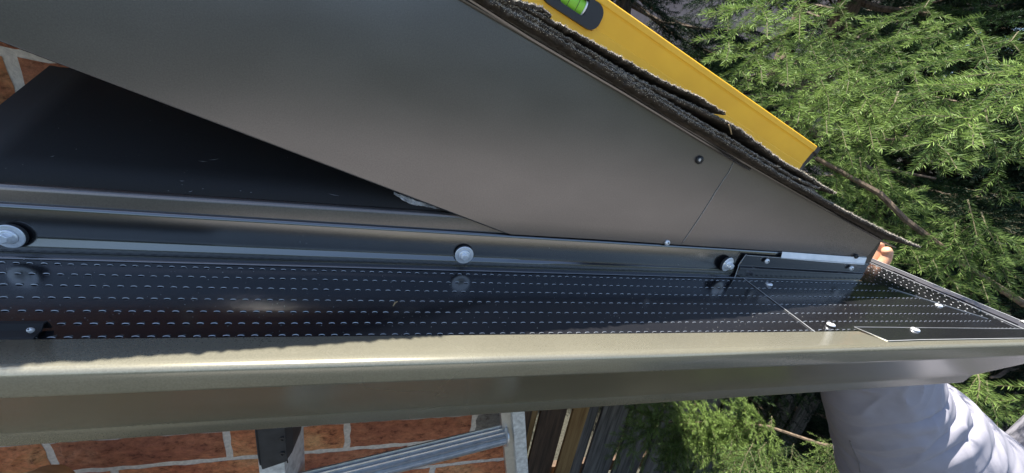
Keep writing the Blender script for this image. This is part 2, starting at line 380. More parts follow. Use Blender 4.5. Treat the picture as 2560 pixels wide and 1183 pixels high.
# hex washer-head screws
def hex_screw(c, tilt=(0, 0), spin=.2, parent=guard):
    ax = Vector((tilt[0], -1, tilt[1])).normalized(); c = Vector(c)
    mb = MB(); mb.lathe(c, ax, [(.0098, -.0005), (.0101, .0004), (.0101, .0020), (.0096, .0026)], 40)
    wsh = mb.build('rubber_washer', M['rubber'], parent)
    mb = MB(); mb.lathe(c, ax, [(.0092, .0022), (.0098, .0026), (.0098, .0031), (.0094, .0034), (.0064, .0036), (.0058, .0030)], 40)
    mb.build('washer', M['zinc'], parent, smooth=False)
    mb = MB(); mb.lathe(c, ax, [(.0056, .0032), (.0060, .0038), (.0060, .0046), (.0055, .0052), (.0044, .0054)], 36)
    q = ax.to_track_quat('Z', 'X').to_matrix()
    def hx(r, h): return [c + q @ Vector((r * math.cos(spin + k * math.pi / 3), r * math.sin(spin + k * math.pi / 3), h)) for k in range(6)]
    A, B_, D = hx(.0042, .0050), hx(.0041, .0092), hx(.0035, .0098)
    f = [(i, (i+1) % 6, (i+1) % 6 + 6, i + 6) for i in range(6)] + [(i + 6, (i+1) % 6 + 6, (i+1) % 6 + 12, i + 12) for i in range(6)] + [tuple(12 + i for i in range(6))]
    mb.add(A + B_ + D, f); mb.build('screw_head', M['zinc'], parent, bevel=.0003)
for c, tl in (((-.3035, .3672, -.1760), (.02, .05)), ((.0618, .3672, -.1735), (.05, -.02)), ((.4020, .3665, -.1690), (.22, -.05))):
    s = empty('hex_screw', c); s.parent = guard; s.matrix_parent_inverse = Matrix.Translation(-guard.location)
    for a in (1,):
        ax_before = set(o.name for o in sc.objects)
        hex_screw(c, tl, random.uniform(0, 1), s)
def pan_screw(c, ax, r=.0040, parent=guard, mat='zinc', name='pan_screw'):
    mb = MB(); mb.lathe(c, ax, [(r, -.0002), (r, .0006), (r * .93, .0013), (r * .72, .0020), (r * .45, .0024)], 28)
    q = Vector(ax).normalized().to_track_quat('Z', 'X').to_matrix(); c = Vector(c)
    rr = r * .42; o = mb.build(name, M[mat], parent, smooth=False)
    mb = MB(); mb.add([c + q @ Vector((rr * math.cos(k * math.pi / 2 + .4), rr * math.sin(k * math.pi / 2 + .4), .00245)) for k in range(4)], [(0, 1, 2, 3)])
    mb.build('drive_recess', M['slot'], o)
    return o
for c, ax in (((.461, .3461, -.1868), (-.1, .1, 1)), ((.4626, .2622, -.1898), (0, .05, 1)), ((.7192, .3037, -.1884), (0, .1, 1)), ((.5757, .2485, -.1872), (.05, .05, 1)),
              ((.4615, .3628, -.1610), (.1, -1, .1)), ((.6180, .3628, -.1650), (.0, -1, .1)), ((-.217, .2545, -.1862), (0, -.7, 1))):
    pan_screw(c, ax, .0016 if c[0] < 0 else .0042 if ax[2] > .5 else .0036)
pan_screw((.8215, .262, -.1875), (.2, 0, 1), .0050)

# ------------------------------------------------------------------ fascia, cap above it
fas = empty('return_fascia', (0, .375, -.15), label='bronze fascia band with a dark sloping metal cap behind it, left under the rake', cat='fascia')
Xl, Xr = -.95, .668
pf = [(.3745, -.30), (.3745, -.1405), (.3752, -.1385), (.3768, -.1372), (.380, -.1360)]
V = [(x, y_, z_ + .012 * (x + .3) * (1 if z_ > -.2 else 0)) for x in (Xl, .669) for y_, z_ in pf]
mesh('fascia_band', V, [(i, i + 5, i + 6, i + 1) for i in range(4)], M['bronze'], fas, smooth=True, solid=.0008)
mesh('side_fascia', [(.668, .3745, -.30), (.668, 2.2, -.30), (.668, 2.2, -.118), (.668, .3745, -.118)], [(0, 1, 2, 3)], M['bronze'], fas, solid=.0008)
def capz(x, y): return -.1360 + .012 * (x + .3) + .55 * (y - .380)
V = []; NX, NY = 24, 6
for j in range(NY + 1):
    for i in range(NX + 1):
        yy = .380 + (.56 - .380) * j / NY; x = -.362 + .006 * j / NY + (.62 + .362) * i / NX
        V.append((x, yy, capz(x, yy)))
mesh('cap_sheet', V, [(j*(NX+1)+i, j*(NX+1)+i+1, (j+1)*(NX+1)+i+1, (j+1)*(NX+1)+i) for j in range(NY) for i in range(NX)], M['blackflat'], fas, smooth=True, solid=.0008)
# folded end of the cap, hanging down at its left
mesh('cap_end', [(-.362, .380, -.137), (-.356, .56, -.038), (-.356, .56, -.3), (-.362, .380, -.3)], [(0, 1, 2, 3)], M['blackflat'], fas, solid=.0008)
# crumpled sealant / torn foil near the tip of the dark wedge
mb = MB(); NN = 26
for i in range(NN):
    t = i / (NN - 1); u = 985 + 130 * t; v = 480 + 47 * t
    p = on_y(u, v, .383); th = .0016 + .0045 * math.exp(-((t - .32) / .25) ** 2)
    for k in range(5):
        mb.v.append(tuple(p + Vector((random.uniform(-.0006, .0006), -.001 + random.uniform(-.0009, .0009), -th * k / 4 + random.uniform(-.0005, .0005)))))
mb.f = [(i*5+k, (i+1)*5+k, (i+1)*5+k+1, i*5+k+1) for i in range(NN-1) for k in range(4)]; mb.m = [0] * len(mb.f)
mb.build('sealant_smear', M['sealant'], fas, smooth=True, solid=.0006)

# handling scratches on the cap
M['scratch'] = simple('scratch_grey', (.16, .16, .165), .6)
mb = MB()
for u, v, du, dv in ((495, 402, 24, 2), (520, 400, 30, -3), (448, 452, 14, 0), (470, 480, 12, -3), (420, 476, 3, 1), (505, 472, 4, -1), (145, 320, 3, 0), (125, 392, 12, -3), (600, 476, 4, 1), (625, 480, 6, 1), (820, 484, 30, 6), (190, 372, 3, 1)):
    def capat(u, v):
        d = ray(u, v); t = (-.1360 + .0036 - .55 * .380) / (d[2] - .012 * d[0] - .55 * d[1]); return Vector(d * t * .9985)
    a_, b_ = capat(u, v), capat(u + du, v + dv); n_ = Vector((0, -.48, .88)); s_ = (b_ - a_).cross(n_).normalized() * .00022
    m_ = (a_ + b_) / 2 + s_ * 2; mb = MB(); mb.add([a_, m_ - s_ * 2, b_, m_ + s_ * 2], [(0, 1, 2, 3)]); mb.build('scratch', M['scratch'], fas)
# pale grit scattered on the guard
mb = MB()
for i in range(420):
    x = random.uniform(-.33, .62); y_ = random.choice((.362, .355, .34, .32, .30, .28, .262)) + random.gauss(0, .008)
    if not .252 < y_ < .363 or (x < -.21 and y_ < .27): continue
    r = .00022 * (1 + 1.6 * random.random() ** 4); c = Vector((x, y_, gz(x, y_) + (.0009 if x > .43 else .0002) + r * .5))
    mb.add([c + Vector(d) * r for d in ((1.3, 0, 0), (-.4, 1, 0), (-.6, -1, .1), (0, 0, 1.1))], [(0, 1, 3), (1, 2, 3), (2, 0, 3), (0, 2, 1)])
tag(mb.build('grit', M['white'] if 0 else simple('pale_grit', (.30, .29, .27), .8)), 'pale grit specks scattered over the perforated black guard', 'grit', kind='stuff')

# ------------------------------------------------------------------ rake board
rake = empty('rake_board', (.3, .37, -.05), label='wide bronze metal rake board sloping from the upper left down to the gutter corner', cat='rake board')
YR = .3690
def rb(u, v, y=YR): return on_y(u, v, y)
slope = Vector((1, 0, -.2905)).normalized(); nrm = Vector((.2905, 0, 1)).normalized()
A = rb(0, 100); Bp = rb(1276, 586); low = (Bp - A).normalized()
pl = [A - low * .75, Bp, rb(1500, 599), rb(1850, 622), rb(2155, 642), rb(2170, 640), rb(2203, 600), rb(1170, 0), rb(1170, 0) - slope * 1.05]
NXR = 1
mb = MB(); mb.prism(pl, (0, .0012, 0)); mb.build('rake_panel', M['bronze'], rake)
# rolled lower edge returning to the wall
mb = MB(); q = Vector((-low.z, 0, low.x))
pe = [(0, 0), (.0006, -.0010), (.0020, -.0016), (.018, -.0016)]
a, b = A - low * .75, Bp - low * .004
V = [p + Vector((0, dy + .0004, 0)) + q * dn for p in (a, b) for dy, dn in pe]
mb.add(V, [(i, i + 4, i + 5, i + 1) for i in range(3)]); mb.build('lower_hem', M['bronze'], rake, smooth=True, solid=.0006)
# overlapping corner sheet
seam = [rb(1835, 404, YR - .0004), rb(1822, 430, YR - .0004), rb(1790, 478, YR - .0004), rb(1762, 524, YR - .0004), rb(1730, 572, YR - .0004), rb(1703, 611, YR - .0004)]
pl = seam + [rb(1850, 621, YR - .0004), rb(2150, 641, YR - .0004), rb(2200, 601, YR - .0004)]
mb = MB(); mb.prism(pl[::-1], (0, .0009, 0)); tag(mb.build('corner_sheet', M['bronze'], rake))
sm = []
for a, b in zip(seam[:-1], seam[1:]):
    for k in range(5): sm.append(a.lerp(b, k / 5) + Vector((random.uniform(-.00025, .00025), -.0002, 0)))
strip('cut_edge', sm, .00028, M['edge'], rake, up=(0, -1, 0), th=.0002)
# drip edge: hemmed strip along the top of the rake
def drip(name, lo, hi, y):
    lo = [rb(*p, y) for p in lo]; hi = [rb(*p, y) for p in hi]; e = -slope * .9
    lo = [lo[0] + e] + lo; hi = [hi[0] + e] + hi; mb = MB(); V = []
    for l, h in zip(lo, hi):
        V += [l + Vector((0, .0005, .0004)), l + Vector((0, -.0014, -.0006)), l + Vector((0, -.0016, .0008)), l + Vector((0, 0, .0022)), h + Vector((0, 0, -.0012)), h + Vector((0, -.0012, 0)), h + Vector((0, .0004, .0010)), h + Vector((0, .02, .001))]
    n = 8; mb.add(V, [(k*n+i, (k+1)*n+i, (k+1)*n+i+1, k*n+i+1) for k in range(len(lo)-1) for i in range(n-1)])
    return mb.build(name, M['bronze'], rake, smooth=True, solid=.0004)
drip('drip_edge', [(1172, 0), (1330, 100), (1560, 235), (1740, 345), (1873, 425)], [(1192, -2), (1352, 96), (1577, 225), (1750, 338), (1876, 423)], .3668)
drip('drip_edge', [(1830, 391), (2020, 500), (2203, 601)], [(1836, 384), (2028, 494), (2207, 598)], .3682)
o = pan_screw(rb(1749, 400, YR - .001), (0, -1, 0), .0046, rake, 'blackplastic', 'rake_screw')
mb = MB(); mb.lathe(rb(1749, 400, YR - .0035), (0, -1, 0), [(.0018, 0), (.0018, .0006)], 6); mb.build('socket', M['edge'], o)
pan_screw(rb(1668, 607, YR - .001), (0, -1, .2), .0034, rake, 'zinc', 'rake_screw')
pan_screw(rb(2140, 641, YR - .002), (0, -1, .3), .0034, rake, 'blackplastic', 'rake_screw')

# ------------------------------------------------------------------ roof with shingle courses seen edge-on
roof = empty('shingle_roof', (.3, .6, 0), label='asphalt shingle roof with layered ragged rake edge above the bronze board', cat='roof')
def smooth_noise(n, amp, k):
    a = rng.normal(size=n); ker = np.hanning(k + 2)[1:-1]; return amp * np.convolve(a, ker / ker.sum(), 'same') * math.sqrt(k)
def resample(P, step):
    out = []
    for a, b in zip(P[:-1], P[1:]):
        m = max(1, int((b - a).length / step)); out += [a.lerp(b, i / m) for i in range(m)]
    return out + [P[-1]]
ext = -Vector((1, 0, -.2905)).normalized()
def course(top, th, y, depth=.9, mat='shingle', rag=.0012, gr=True, extend=1.0, px=True, endth=.7):
    """one shingle layer: top rim polyline (in the photo's rake plane), thickness, front y"""
    T = [on_y(u, v, y) for u, v in top]; T = [T[0] + ext * extend] + T
    P = resample(T, .0016); n = len(P)
    ny = smooth_noise(n, rag, 3) + smooth_noise(n, rag * .5, 11); nz = smooth_noise(n, rag * .45, 2); nb = smooth_noise(n, rag * .5, 4)
    V = []; K = 7
    for i, p in enumerate(P):
        e = min(1, (n - 1 - i) / 12); tk = th * (endth + (1 - endth) * e)
        a = p + nrm * nz[i]
        V += [a + Vector((0, depth, 0)), a + Vector((0, .012, 0)), a + Vector((0, ny[i] + .0012, 0)),
              a - nrm * tk * .35 + Vector((0, ny[i] * .8 - .0004, 0)), a - nrm * (tk * .75 + nb[i]) + Vector((0, ny[i] * .5 + .0004, 0)),
              a - nrm * (tk + nb[i]) + Vector((0, .004, 0)), a - nrm * tk + Vector((0, depth, 0))]
    F = [(i*K+k, i*K+k+1, (i+1)*K+k+1, (i+1)*K+k) for i in range(n-1) for k in range(K-1)]; mi = [0, 0, 0, 1, 1, 1] * (n - 1)
    F.append(tuple((n-1)*K + k for k in range(K))); mi.append(1)
    V = [tuple(v) for v in V]
    if gr:                                                   # loose mineral granules along the rim
        for i in range(n):
            if P[i].x < -.2: continue
            for _ in range(4):
                c = P[i] + nrm * (nz[i] - random.random() ** 1.3 * th * .8 + .0003) + Vector((random.uniform(-.0008, .0008), ny[i] + .0002 - random.random() * .0006, 0))
                r = random.uniform(.00018, .0005); b0 = len(V)
                V += [tuple(c + Vector(d) * r) for d in ((1, 0, .2), (-1, .1, 0), (0, -1, .3), (0, .6, 1), (0, .1, -1))]
                F += [(b0, b0+2, b0+3), (b0+2, b0+1, b0+3), (b0+2, b0, b0+4), (b0+1, b0+2, b0+4), (b0, b0+3, b0+4), (b0+3, b0+1, b0+4)]; mi += [2] * 6
    return mesh('shingle', V, F, [M[mat], M['felt'], M['granule']], roof, mi=mi)
course([(1412, 104), (1640, 245), (1771, 322), (1950, 432), (2100, 517), (2222, 580), (2302, 616)], .0048, .3490, rag=.0006)
course([(1300, 24), (1600, 199), (1763, 274), (1836, 310), (1866, 332), (1916, 369), (1965, 405), (2011, 430), (2091, 482)], .0046, .3505, rag=.0006)
course([(1277, 28), (1387, 86), (1446, 126), (1530, 172), (1615, 224), (1680, 268), (1729, 302)], .0036, .3480, rag=.0008)
course([(1330, 40), (1480, 128), (1600, 210), (1700, 270), (1800, 330), (1915, 398), (1985, 440), (2050, 470)], .0036, .3495, rag=.0006)
course([(1300, 8), (1412, 63), (1480, 101), (1573, 152), (1657, 199), (1742, 237), (1818, 283)], .0034, .3488, rag=.0007)
course([(1255, -18), (1310, 2), (1350, 12), (1382, 36)], .0050, .3478, rag=.0012)
# starter strip and deck under the courses
T = [rb(1192, -2, .3610) + ext, rb(1192, -2, .3610), rb(1361, 98, .3610), rb(1573, 224, .3610), rb(1699, 310, .3610), rb(1850, 398, .3610), rb(2028, 496, .3610), rb(2207, 597, .3610)]
U = [rb(1192, -40, .3610) + ext, rb(1192, -40, .3610), rb(1361, 70, .3610), rb(1573, 200, .3610), rb(1699, 285, .3610), rb(1850, 375, .3610), rb(2028, 480, .3610), rb(2290, 618, .3610)]
mb = MB()
V = [p for p in T] + [p for p in U] + [p + Vector((0, 1.5, 0)) for p in U] + [p + Vector((0, 1.5, 0)) for p in T]; n = len(T)
mb.add(V, [(r*n+i, r*n+i+1, (r+1)*n+i+1, (r+1)*n+i) for r in range(3) for i in range(n-1)] + [(n-1, 2*n-1, 3*n-1, 4*n-1)])
mb.build('roof_deck', M['felt'], roof)
# the thin steel drip lip under the overhanging shingle end, at the right
mb = MB(); mb.prism([rb(2192, 594, .372), rb(2240, 618, .372), rb(2241, 621, .372), rb(2192, 600, .372)], (0, 1.4, 0)); mb.build('eave_drip', M['bronze'], roof)
# dry spruce needle caught in the shingles
nd = MB(); nd.tube([on_y(1822, 312, .345), on_y(1826, 322, .345), on_y(1829, 336, .346)], [.0005, .0008, .0005], 6)
tag(nd.build('fallen_needle', M['straw'], smooth=True), 'dry brown spruce needle stuck upright between the shingle layers', 'needle', 'dry debris on the roof and gutter')
nd = MB(); nd.tube([on_z(983, 765, -.1885), on_z(988, 757, -.1880), on_z(994, 754, -.1885)], [.0005, .0007, .0004], 6)
tag(nd.build('straw_scrap', M['straw'], smooth=True), 'small pale straw scrap lying on the perforated black guard', 'debris', 'dry debris on the roof and gutter')

# ------------------------------------------------------------------ brick wall
wall = empty('brick_wall', (-.3, .55, GZ), label='rough red and orange brick wall with pale mortar behind the gutter and ladder', cat='wall')
YW = .52
def rough_brick(mb, xa, xb, za, zb_, m, y=YW, front=True):
    nx = max(3, int((xb - xa) / .012)); nz = max(3, int((zb_ - za) / .012)); V = []
    for j in range(nz + 1):
        for i in range(nx + 1):
            ex = min(i, nx - i); ez = min(j, nz - j)
            jx = random.uniform(-.0018, .0018) if ex == 0 else 0; jz = random.uniform(-.0014, .0014) if ez == 0 else 0
            dy = .0035 if (ex == 0 or ez == 0) else random.uniform(-.0016, .0016)
            V.append((xa + (xb - xa) * i / nx + jx, y + dy, za + (zb_ - za) * j / nz + jz))
    F = [(j*(nx+1)+i, j*(nx+1)+i+1, (j+1)*(nx+1)+i+1, (j+1)*(nx+1)+i) for j in range(nz) for i in range(nx)]
    mb.add(V, F, m)
    c = (((xa + xb) / 2), y + .012, (za + zb_) / 2); mb.box(c, (xb - xa - .002, .016, zb_ - za - .002), m=m)
mb = MB(); XW = .236; pitch = .0655; z = -.640; row = 0
J1 = [-.697, -.475, -.253, -.075, .147]
z = -.640 - pitch * 24
k = -24
while z < -.02:
    if k == 0: js = [-1.141, -.919] + J1 + [XW + .005]
    elif k == -1: js = [-1.075, -.853, -.631, -.409, -.187, .035, XW + .005]
    else:
        o_ = 0 if k % 2 == 0 else .111; js = [-1.252 + o_ + .222 * i for i in range(7)]
        if abs(k - 9) < 99 and z > -.12: js = [-1.276 + o_ + .222 * i for i in range(7)]
        js = [j for j in js if j < XW - .02] + [XW + .005]
    js = [-1.4] + [j for j in js if j > -1.35]
    for a, b in zip(js[:-1], js[1:]):
        m = 0 if random.random() < .72 else 1
        if b > XW - .005 and (k in (0, -1)): m = 2
        if k == -1 and abs(a - .035) < .01: m = 0
        if k == -1 and abs(a + .187) < .01: m = 1
        if k == -2: m = 0
        rough_brick(mb, a + .005, b - .005, z + .005, z + pitch - .004, m)
    z += pitch; k += 1
mb.build('bricks', BR, wall)
mb = MB(); mb.box(((XW - 1.4) / 2, YW + .0122 + .10, (-.64 - pitch*24 - .01) / 2), (XW + 1.4 - .004, .2165, -.01 + .64 + pitch * 24)); mb.build('mortar_joints', M['mortar'], wall)
# plain end face bricks round the corner
mb = MB(); z = -.640 - pitch * 24; k = 0
while z < -.12:
    yy = YW + .006 - (.1 if k % 2 else 0)
    while yy < 2.0:
        a, b = max(yy, YW + .006), min(yy + .212, 2.0)
        if b - a > .02: mb.box((XW - .006, (a + b) / 2, z + pitch / 2), (.016, b - a, pitch - .010), m=0 if random.random() < .8 else 1)
        yy += .222
    z += pitch; k += 1
mb.build('side_bricks', BR, wall)
mb = MB(); mb.box((XW - .06, 1.33, (GZ - .06) / 2), (.11, 1.38, -.06 - GZ)); mb.build('side_mortar', M['mortar'], wall)

# ------------------------------------------------------------------ spirit level standing on the roof
lev = empty('spirit_level', (.4, .42, .02), label='yellow box spirit level with green vial lying along the roof slope behind the shingles', cat='spirit level')
YL = .420
E1 = on_y(2045, 366, YL); E0 = on_y(1525, 0, YL); ld = (E1 - E0).normalized(); ln = Vector((-ld.z, 0, ld.x))
O = E1                                                # top right corner; s runs up-left, n downwards
def LP(s, n_, dy): return O - ld * s - ln * n_ + Vector((0, dy, 0))
prof = [(.0005, .0220), (0, .0012), (.0012, 0), (.0068, 0), (.0080, .0010), (.0095, .0016), (.0280, .0036), (.0290, .0030), (.0560, .0030), (.0575, .0022), (.0590, 0), (.0660, 0), (.0660, .0220)]
H0, H1 = .3050 - .016, .305 + .060
sv = (Vector(on_y(1490, 62, YL)) - O).dot(-ld)        # right end of vial housing
H0 = sv; H1 = sv + .062
def seg(mb, s0, s1, pr, m=0):
    n = len(pr); V = [LP(s, a, b) for s in (s0, s1) for a, b in pr]
    mb.add(V, [(i, i + 1, n + i + 1, n + i) for i in range(n - 1)], m)
mb = MB(); seg(mb, .0005, H0, prof); seg(mb, H0, H1, [p for p in prof if p[0] <= .0095] + [(.0100, .0040), (.0100, .0220)])
seg(mb, H0, H1, [(.0325, .0220), (.0325, .0030)] + [p for p in prof if p[0] > .033]); seg(mb, H1, .9, prof)
V = [LP(.0005, a, b) for a, b in prof]; mb.add(V, [tuple(range(len(V)))])
V = [LP(s, n_, .0220) for s, n_ in ((.0005, .0), (H0, 0), (H0, .066), (.0005, .066))]; mb.add(V, [(0, 1, 2, 3)])
mb.build('beam', M['yellow'], lev)
# vial housing: rounded black frame round a window
def rr(s0, s1, n0, n1, r, k=6):
    out = []
    for (cs, cn, a0) in ((s1 - r, n1 - r, 0), (s0 + r, n1 - r, 90), (s0 + r, n0 + r, 180), (s1 - r, n0 + r, 270)):
        for i in range(k + 1):
            a = math.radians(a0 + 90 * i / k); out.append((cs + r * math.cos(a), cn + r * math.sin(a)))
    return out
outer = rr(H0 - .003, H1 + .003, .0080, .0338, .0105); inner = rr(H0 + .0165, H1 - .0165, .0105, .0265, .003)
n = len(outer); mb = MB()
V = [LP(s, q_, -.0006) for s, q_ in outer] + [LP(s, q_, -.0006) for s, q_ in inner] + [LP(s, q_, .0225) for s, q_ in outer] + [LP(s, q_, .0225) for s, q_ in inner]
F = []
for i in range(n):
    j = (i + 1) % n; F += [(i, j, n + j, n + i), (2*n + i, 3*n + i, 3*n + j, 2*n + j), (i, 2*n + i, 2*n + j, j), (n + i, n + j, 3*n + j, 3*n + i)]
mb.add(V, F); mb.build('vial_housing', M['blackplastic'], lev)
gm, t, B, N, L = new_mat('vial_fluid')
B.inputs['Base Color'].default_value = (.50, 1, .12, 1); B.inputs['Roughness'].default_value = .08
tr = N.new('ShaderNodeBsdfTranslucent'); L.new(ramp(N, L, noise(N, L, 120, 2), [(.3, (.5, 1, .15)), (.7, (.75, 1, .3))]), tr.inputs[0])
ms = N.new('ShaderNodeMixShader'); ms.inputs[0].default_value = .4; L.new(B.outputs[0], ms.inputs[1]); L.new(tr.outputs[0], ms.inputs[2]); L.new(ms.outputs[0], N['Material Output'].inputs[0])
mb = MB(); mb.tube([LP(H0 + .0175, .0185, .0085), LP(H0 + .019, .0185, .0085), LP(H0 + .030, .0186, .0085), LP(H1 - .018, .0185, .0085)], [.0070, .0078, .0080, .0076], 24)
via = mb.build('vial', gm, lev, smooth=True)
mb = MB()
for s in (H0 + .0265, H0 + .0365):
    mb.tube([LP(s, .0105, .0012), LP(s, .0185, -.0002), LP(s, .0265, .0012)], .00028, 6)
mb.build('vial_line', M['blackplastic'], via)
mb = MB(); mb.tube([LP(H0 + .0172, .0185, .0070), LP(H0 + .0188, .0185, .0070)], .0081, 20); mb.build('vial_end', M['white'], via)
# moulded end cap
mb = MB(); V = []
for s, g in ((.0006, 0), (-.0070, 0), (-.0095, .0025)):
    V += [LP(s, a + (g if a < .03 else -g), b + g * .5) for a, b in [(0, .0222), (0, 0), (.0080, .0004), (.0100, .0028), (.0240, .0052), (.0560, .0035), (.0590, 0), (.0660, 0), (.0660, .0222)]]
n = 9; mb.add(V, [(r*n+i, r*n+(i+1) % n, (r+1)*n+(i+1) % n, (r+1)*n+i) for r in range(2) for i in range(n)] + [tuple(18 + i for i in range(9))]); mb.build('end_cap', M['blackplastic'], lev)

# ------------------------------------------------------------------ ladder
lad = empty('ladder', (0, .42, GZ), label='aluminium ladder with black rail cap standing against the brick wall under the gutter', cat='ladder')
def bar(mb, a, b, xd, w_, d_, m=0, prof=None):
    """bar from a to b; xd = its wide direction; w_ along xd, d_ across"""
    a, b = Vector(a), Vector(b); t = (b - a).normalized(); xd = (Vector(xd) - t * t.dot(Vector(xd))).normalized(); yd = t.cross(xd)
    pr = prof or [(-w_/2, -d_/2), (w_/2, -d_/2), (w_/2, d_/2), (-w_/2, d_/2)]; n = len(pr)
    V = [p + xd * x + yd * y for p in (a, b) for x, y in pr]
    mb.add(V, [(i, (i+1) % n, (i+1) % n + n, i + n) for i in range(n)] + [tuple(range(n))[::-1], tuple(range(n, 2*n))], m)
# left rail: channel with grooves
l0, l1 = Vector((-.1335, .402, -.40)), Vector((-.129, .300, GZ + .002))
def channel(w_, d_, g=.0012):
    return [(-w_/2, -d_/2), (-w_/2 + .003, -d_/2), (-w_/2 + .004, -d_/2 + g), (-w_/2 + .006, -d_/2 + g), (-w_/2 + .007, -d_/2), (w_/2 - .005, -d_/2), (w_/2 - .004, -d_/2 + g), (w_/2 - .003, -d_/2 + g), (w_/2 - .002, -d_/2), (w_/2, -d_/2), (w_/2, d_/2), (-w_/2, d_/2)]
mb = MB(); bar(mb, l0, l1, (1, -.1, 0), 0, 0, prof=[(x, y) for x, y in channel(.0285, .062)]); lr = mb.build('rail', M['aluw'], lad, bevel=.0006)
# black cap: shaped shell with rounded lower corners
mb = MB()
def capsec(z, w0, w1, d0): return [Vector((-.1325 + x, .402 - .006 + y, z)) for x, y in ((-w0, d0 * .6), (-w0, .0), (-w0 * .62, -d0), (w1 * .80, -d0), (w1, -d0 * .6), (w1, d0 * .6))]
secs = [capsec(-.385, .023, .0185, .034), capsec(-.440, .023, .0185, .034), capsec(-.452, .0225, .0182, .034), capsec(-.4665, .0205, .0165, .033)]
# slanted lower rim
for p in secs[3][3:5]: p.z += .010
for p in secs[2][3:5]: p.z += .006
secs[3][0].z += .008; secs[3][1].z += .003
V = [p for s_ in secs for p in s_]; n = 6
mb.add(V, [(r*n+i, r*n+(i+1) % n, (r+1)*n+(i+1) % n, (r+1)*n+i) for r in range(3) for i in range(n)] + [tuple(range(6))[::-1], tuple(18 + i for i in range(6))])
o = mb.build('rail_cap', M['rubber'], lad, bevel=.0014)
for u, v in ((707, 1097), (707, 1134)):
    p = on_y(u, v, .3615); mb = MB(); mb.lathe(p, (0, -1, 0), [(.0032, 0), (.0030, .0012), (.0016, .0014), (.0014, .0004)], 16); mb.build('rivet', M['blackplastic'], o)
mb = MB()
for x in (-.1465, -.1180): mb.tube([(x, .3612, -.39), (x, .3612, -.440), (x + .0006, .3618, -.456)], .0008, 6)
mb.build('moulding_line', M['rubber'], o)
# right rail: light outer flange and brownish inner web
a0, a1 = on_y(1292, 1030, .448), on_y(1303, 1183, .448)
rd = (a1 - a0).normalized(); t_ = (GZ + .002 - a0.z) / rd.z
rd2 = Vector((.10, -.09, -1)).normalized(); knee = a1 + rd * .03; foot = knee + rd2 * ((GZ + .002 - knee.z) / rd2.z)
mb = MB(); up0 = a0 - rd * .10
for p, q in ((up0, knee), (knee - rd2 * .002, foot)): bar(mb, p, q, (1, 0, 0), .0205, .030)
mb.build('rail', M['aluw'], lad, bevel=.001)
mb = MB(); off = Vector((-.0190, .006, 0))
for p, q in ((up0 + off, knee + off), (knee + off - rd2 * .002, foot + off)): bar(mb, p, q, (1, 0, 0), 0, 0, prof=[(x, y) for x, y in channel(.0165, .020, .002)])
mb.build('rail_web', M['alu'], lad)
# rungs
def rung(L0, R0, name='rung'):
    mb = MB(); prof = []
    for i in range(28):
        a = 2 * math.pi * i / 28; r = .0135
        x, y = r * math.cos(a), r * .95 * math.sin(a)
        if math.sin(a) > .15: r2 = 1 if i % 2 else .9; x *= r2; y = min(y, .0085) * r2 + (.0022 if i % 2 else 0)
        prof.append((x, y))
    L0, R0 = Vector(L0), Vector(R0); t = (R0 - L0).normalized(); yd = Vector((0, -.45, 1)); yd = (yd - t * yd.dot(t)).normalized(); xd = yd.cross(t)
    n = len(prof); mb.add([p + xd * x * 1.15 + yd * y * 1.1 for p in (L0, R0) for x, y in prof], [(i, (i+1) % n, (i+1) % n + n, i + n) for i in range(n)])
    o = mb.build(name, M['alu'], lad)
    mb = MB(); mb.lathe(R0 - t * .004, t, [(.0150, 0), (.0185, .0015), (.0185, .004), (.016, .006)], 28); mb.build('collar', M['alu'], o, smooth=True)
R0 = on_y(1262, 1086, .445); L0 = on_y(705, 1226, .385)
rung(L0, R0)
for k in range(1, 6):
    zt = -.28 * k; dl = (l1 - l0) * (abs(zt) / abs(l1.z - l0.z)); dr = rd * .10 + rd2 * (abs(zt) - .10)
    if L0.z + zt > GZ + .1: rung(L0 + dl, R0 + dr)

# ------------------------------------------------------------------ tan glove at the lower left
gl = MB(); c = on_y(95, 1222, .40)
for i, (du, r) in enumerate(((0, .030), (-45, .026), (45, .026))):
    pass
base = on_y(95, 1262, .42); gloves = []
pts = []
for j in range(9):
    a = j / 8 * math.pi; pts.append((math.cos(a), math.sin(a)))
NU, NV = 28, 18; V = []
for j in range(NV + 1):
    ph = math.pi * j / NV
    for i in range(NU):
        th = 2 * math.pi * i / NU; r = 1 + .05 * math.sin(5 * th + 2) * math.sin(ph) + random.uniform(-.012, .012)
        V.append(base + Vector((.040 * r * math.sin(ph) * math.cos(th), .034 * r * math.sin(ph) * math.sin(th), .050 * r * math.cos(ph) + (.006 * math.cos(th)))))
mb = MB(); mb.add(V, [(j*NU+i, j*NU+(i+1) % NU, (j+1)*NU+(i+1) % NU, (j+1)*NU+i) for j in range(NV) for i in range(NU)])
for k in range(4):
    p = base + Vector((-.028 + .019 * k, -.022, .012)); mb.tube([p, p + Vector((0, -.022, .006)), p + Vector((0, -.030, -.016)), p + Vector((0, -.016, -.030))], [.011, .0115, .011, .009], 12)
mb.tube([base + Vector((.03, 0, -.01)), base + Vector((.050, -.016, -.020)), base + Vector((.046, -.036, -.030))], [.013, .012, .010], 12)
mb.tube([base + Vector((0, 0, -.03)), base + Vector((-.006, .02, -.09)), base + Vector((-.008, .03, -.13))], [.034, .033, .040], 16)
tag(mb.build('work_glove', M['leather'], smooth=True), 'tan leather work glove poking up at the lower left corner before the brick', 'glove')

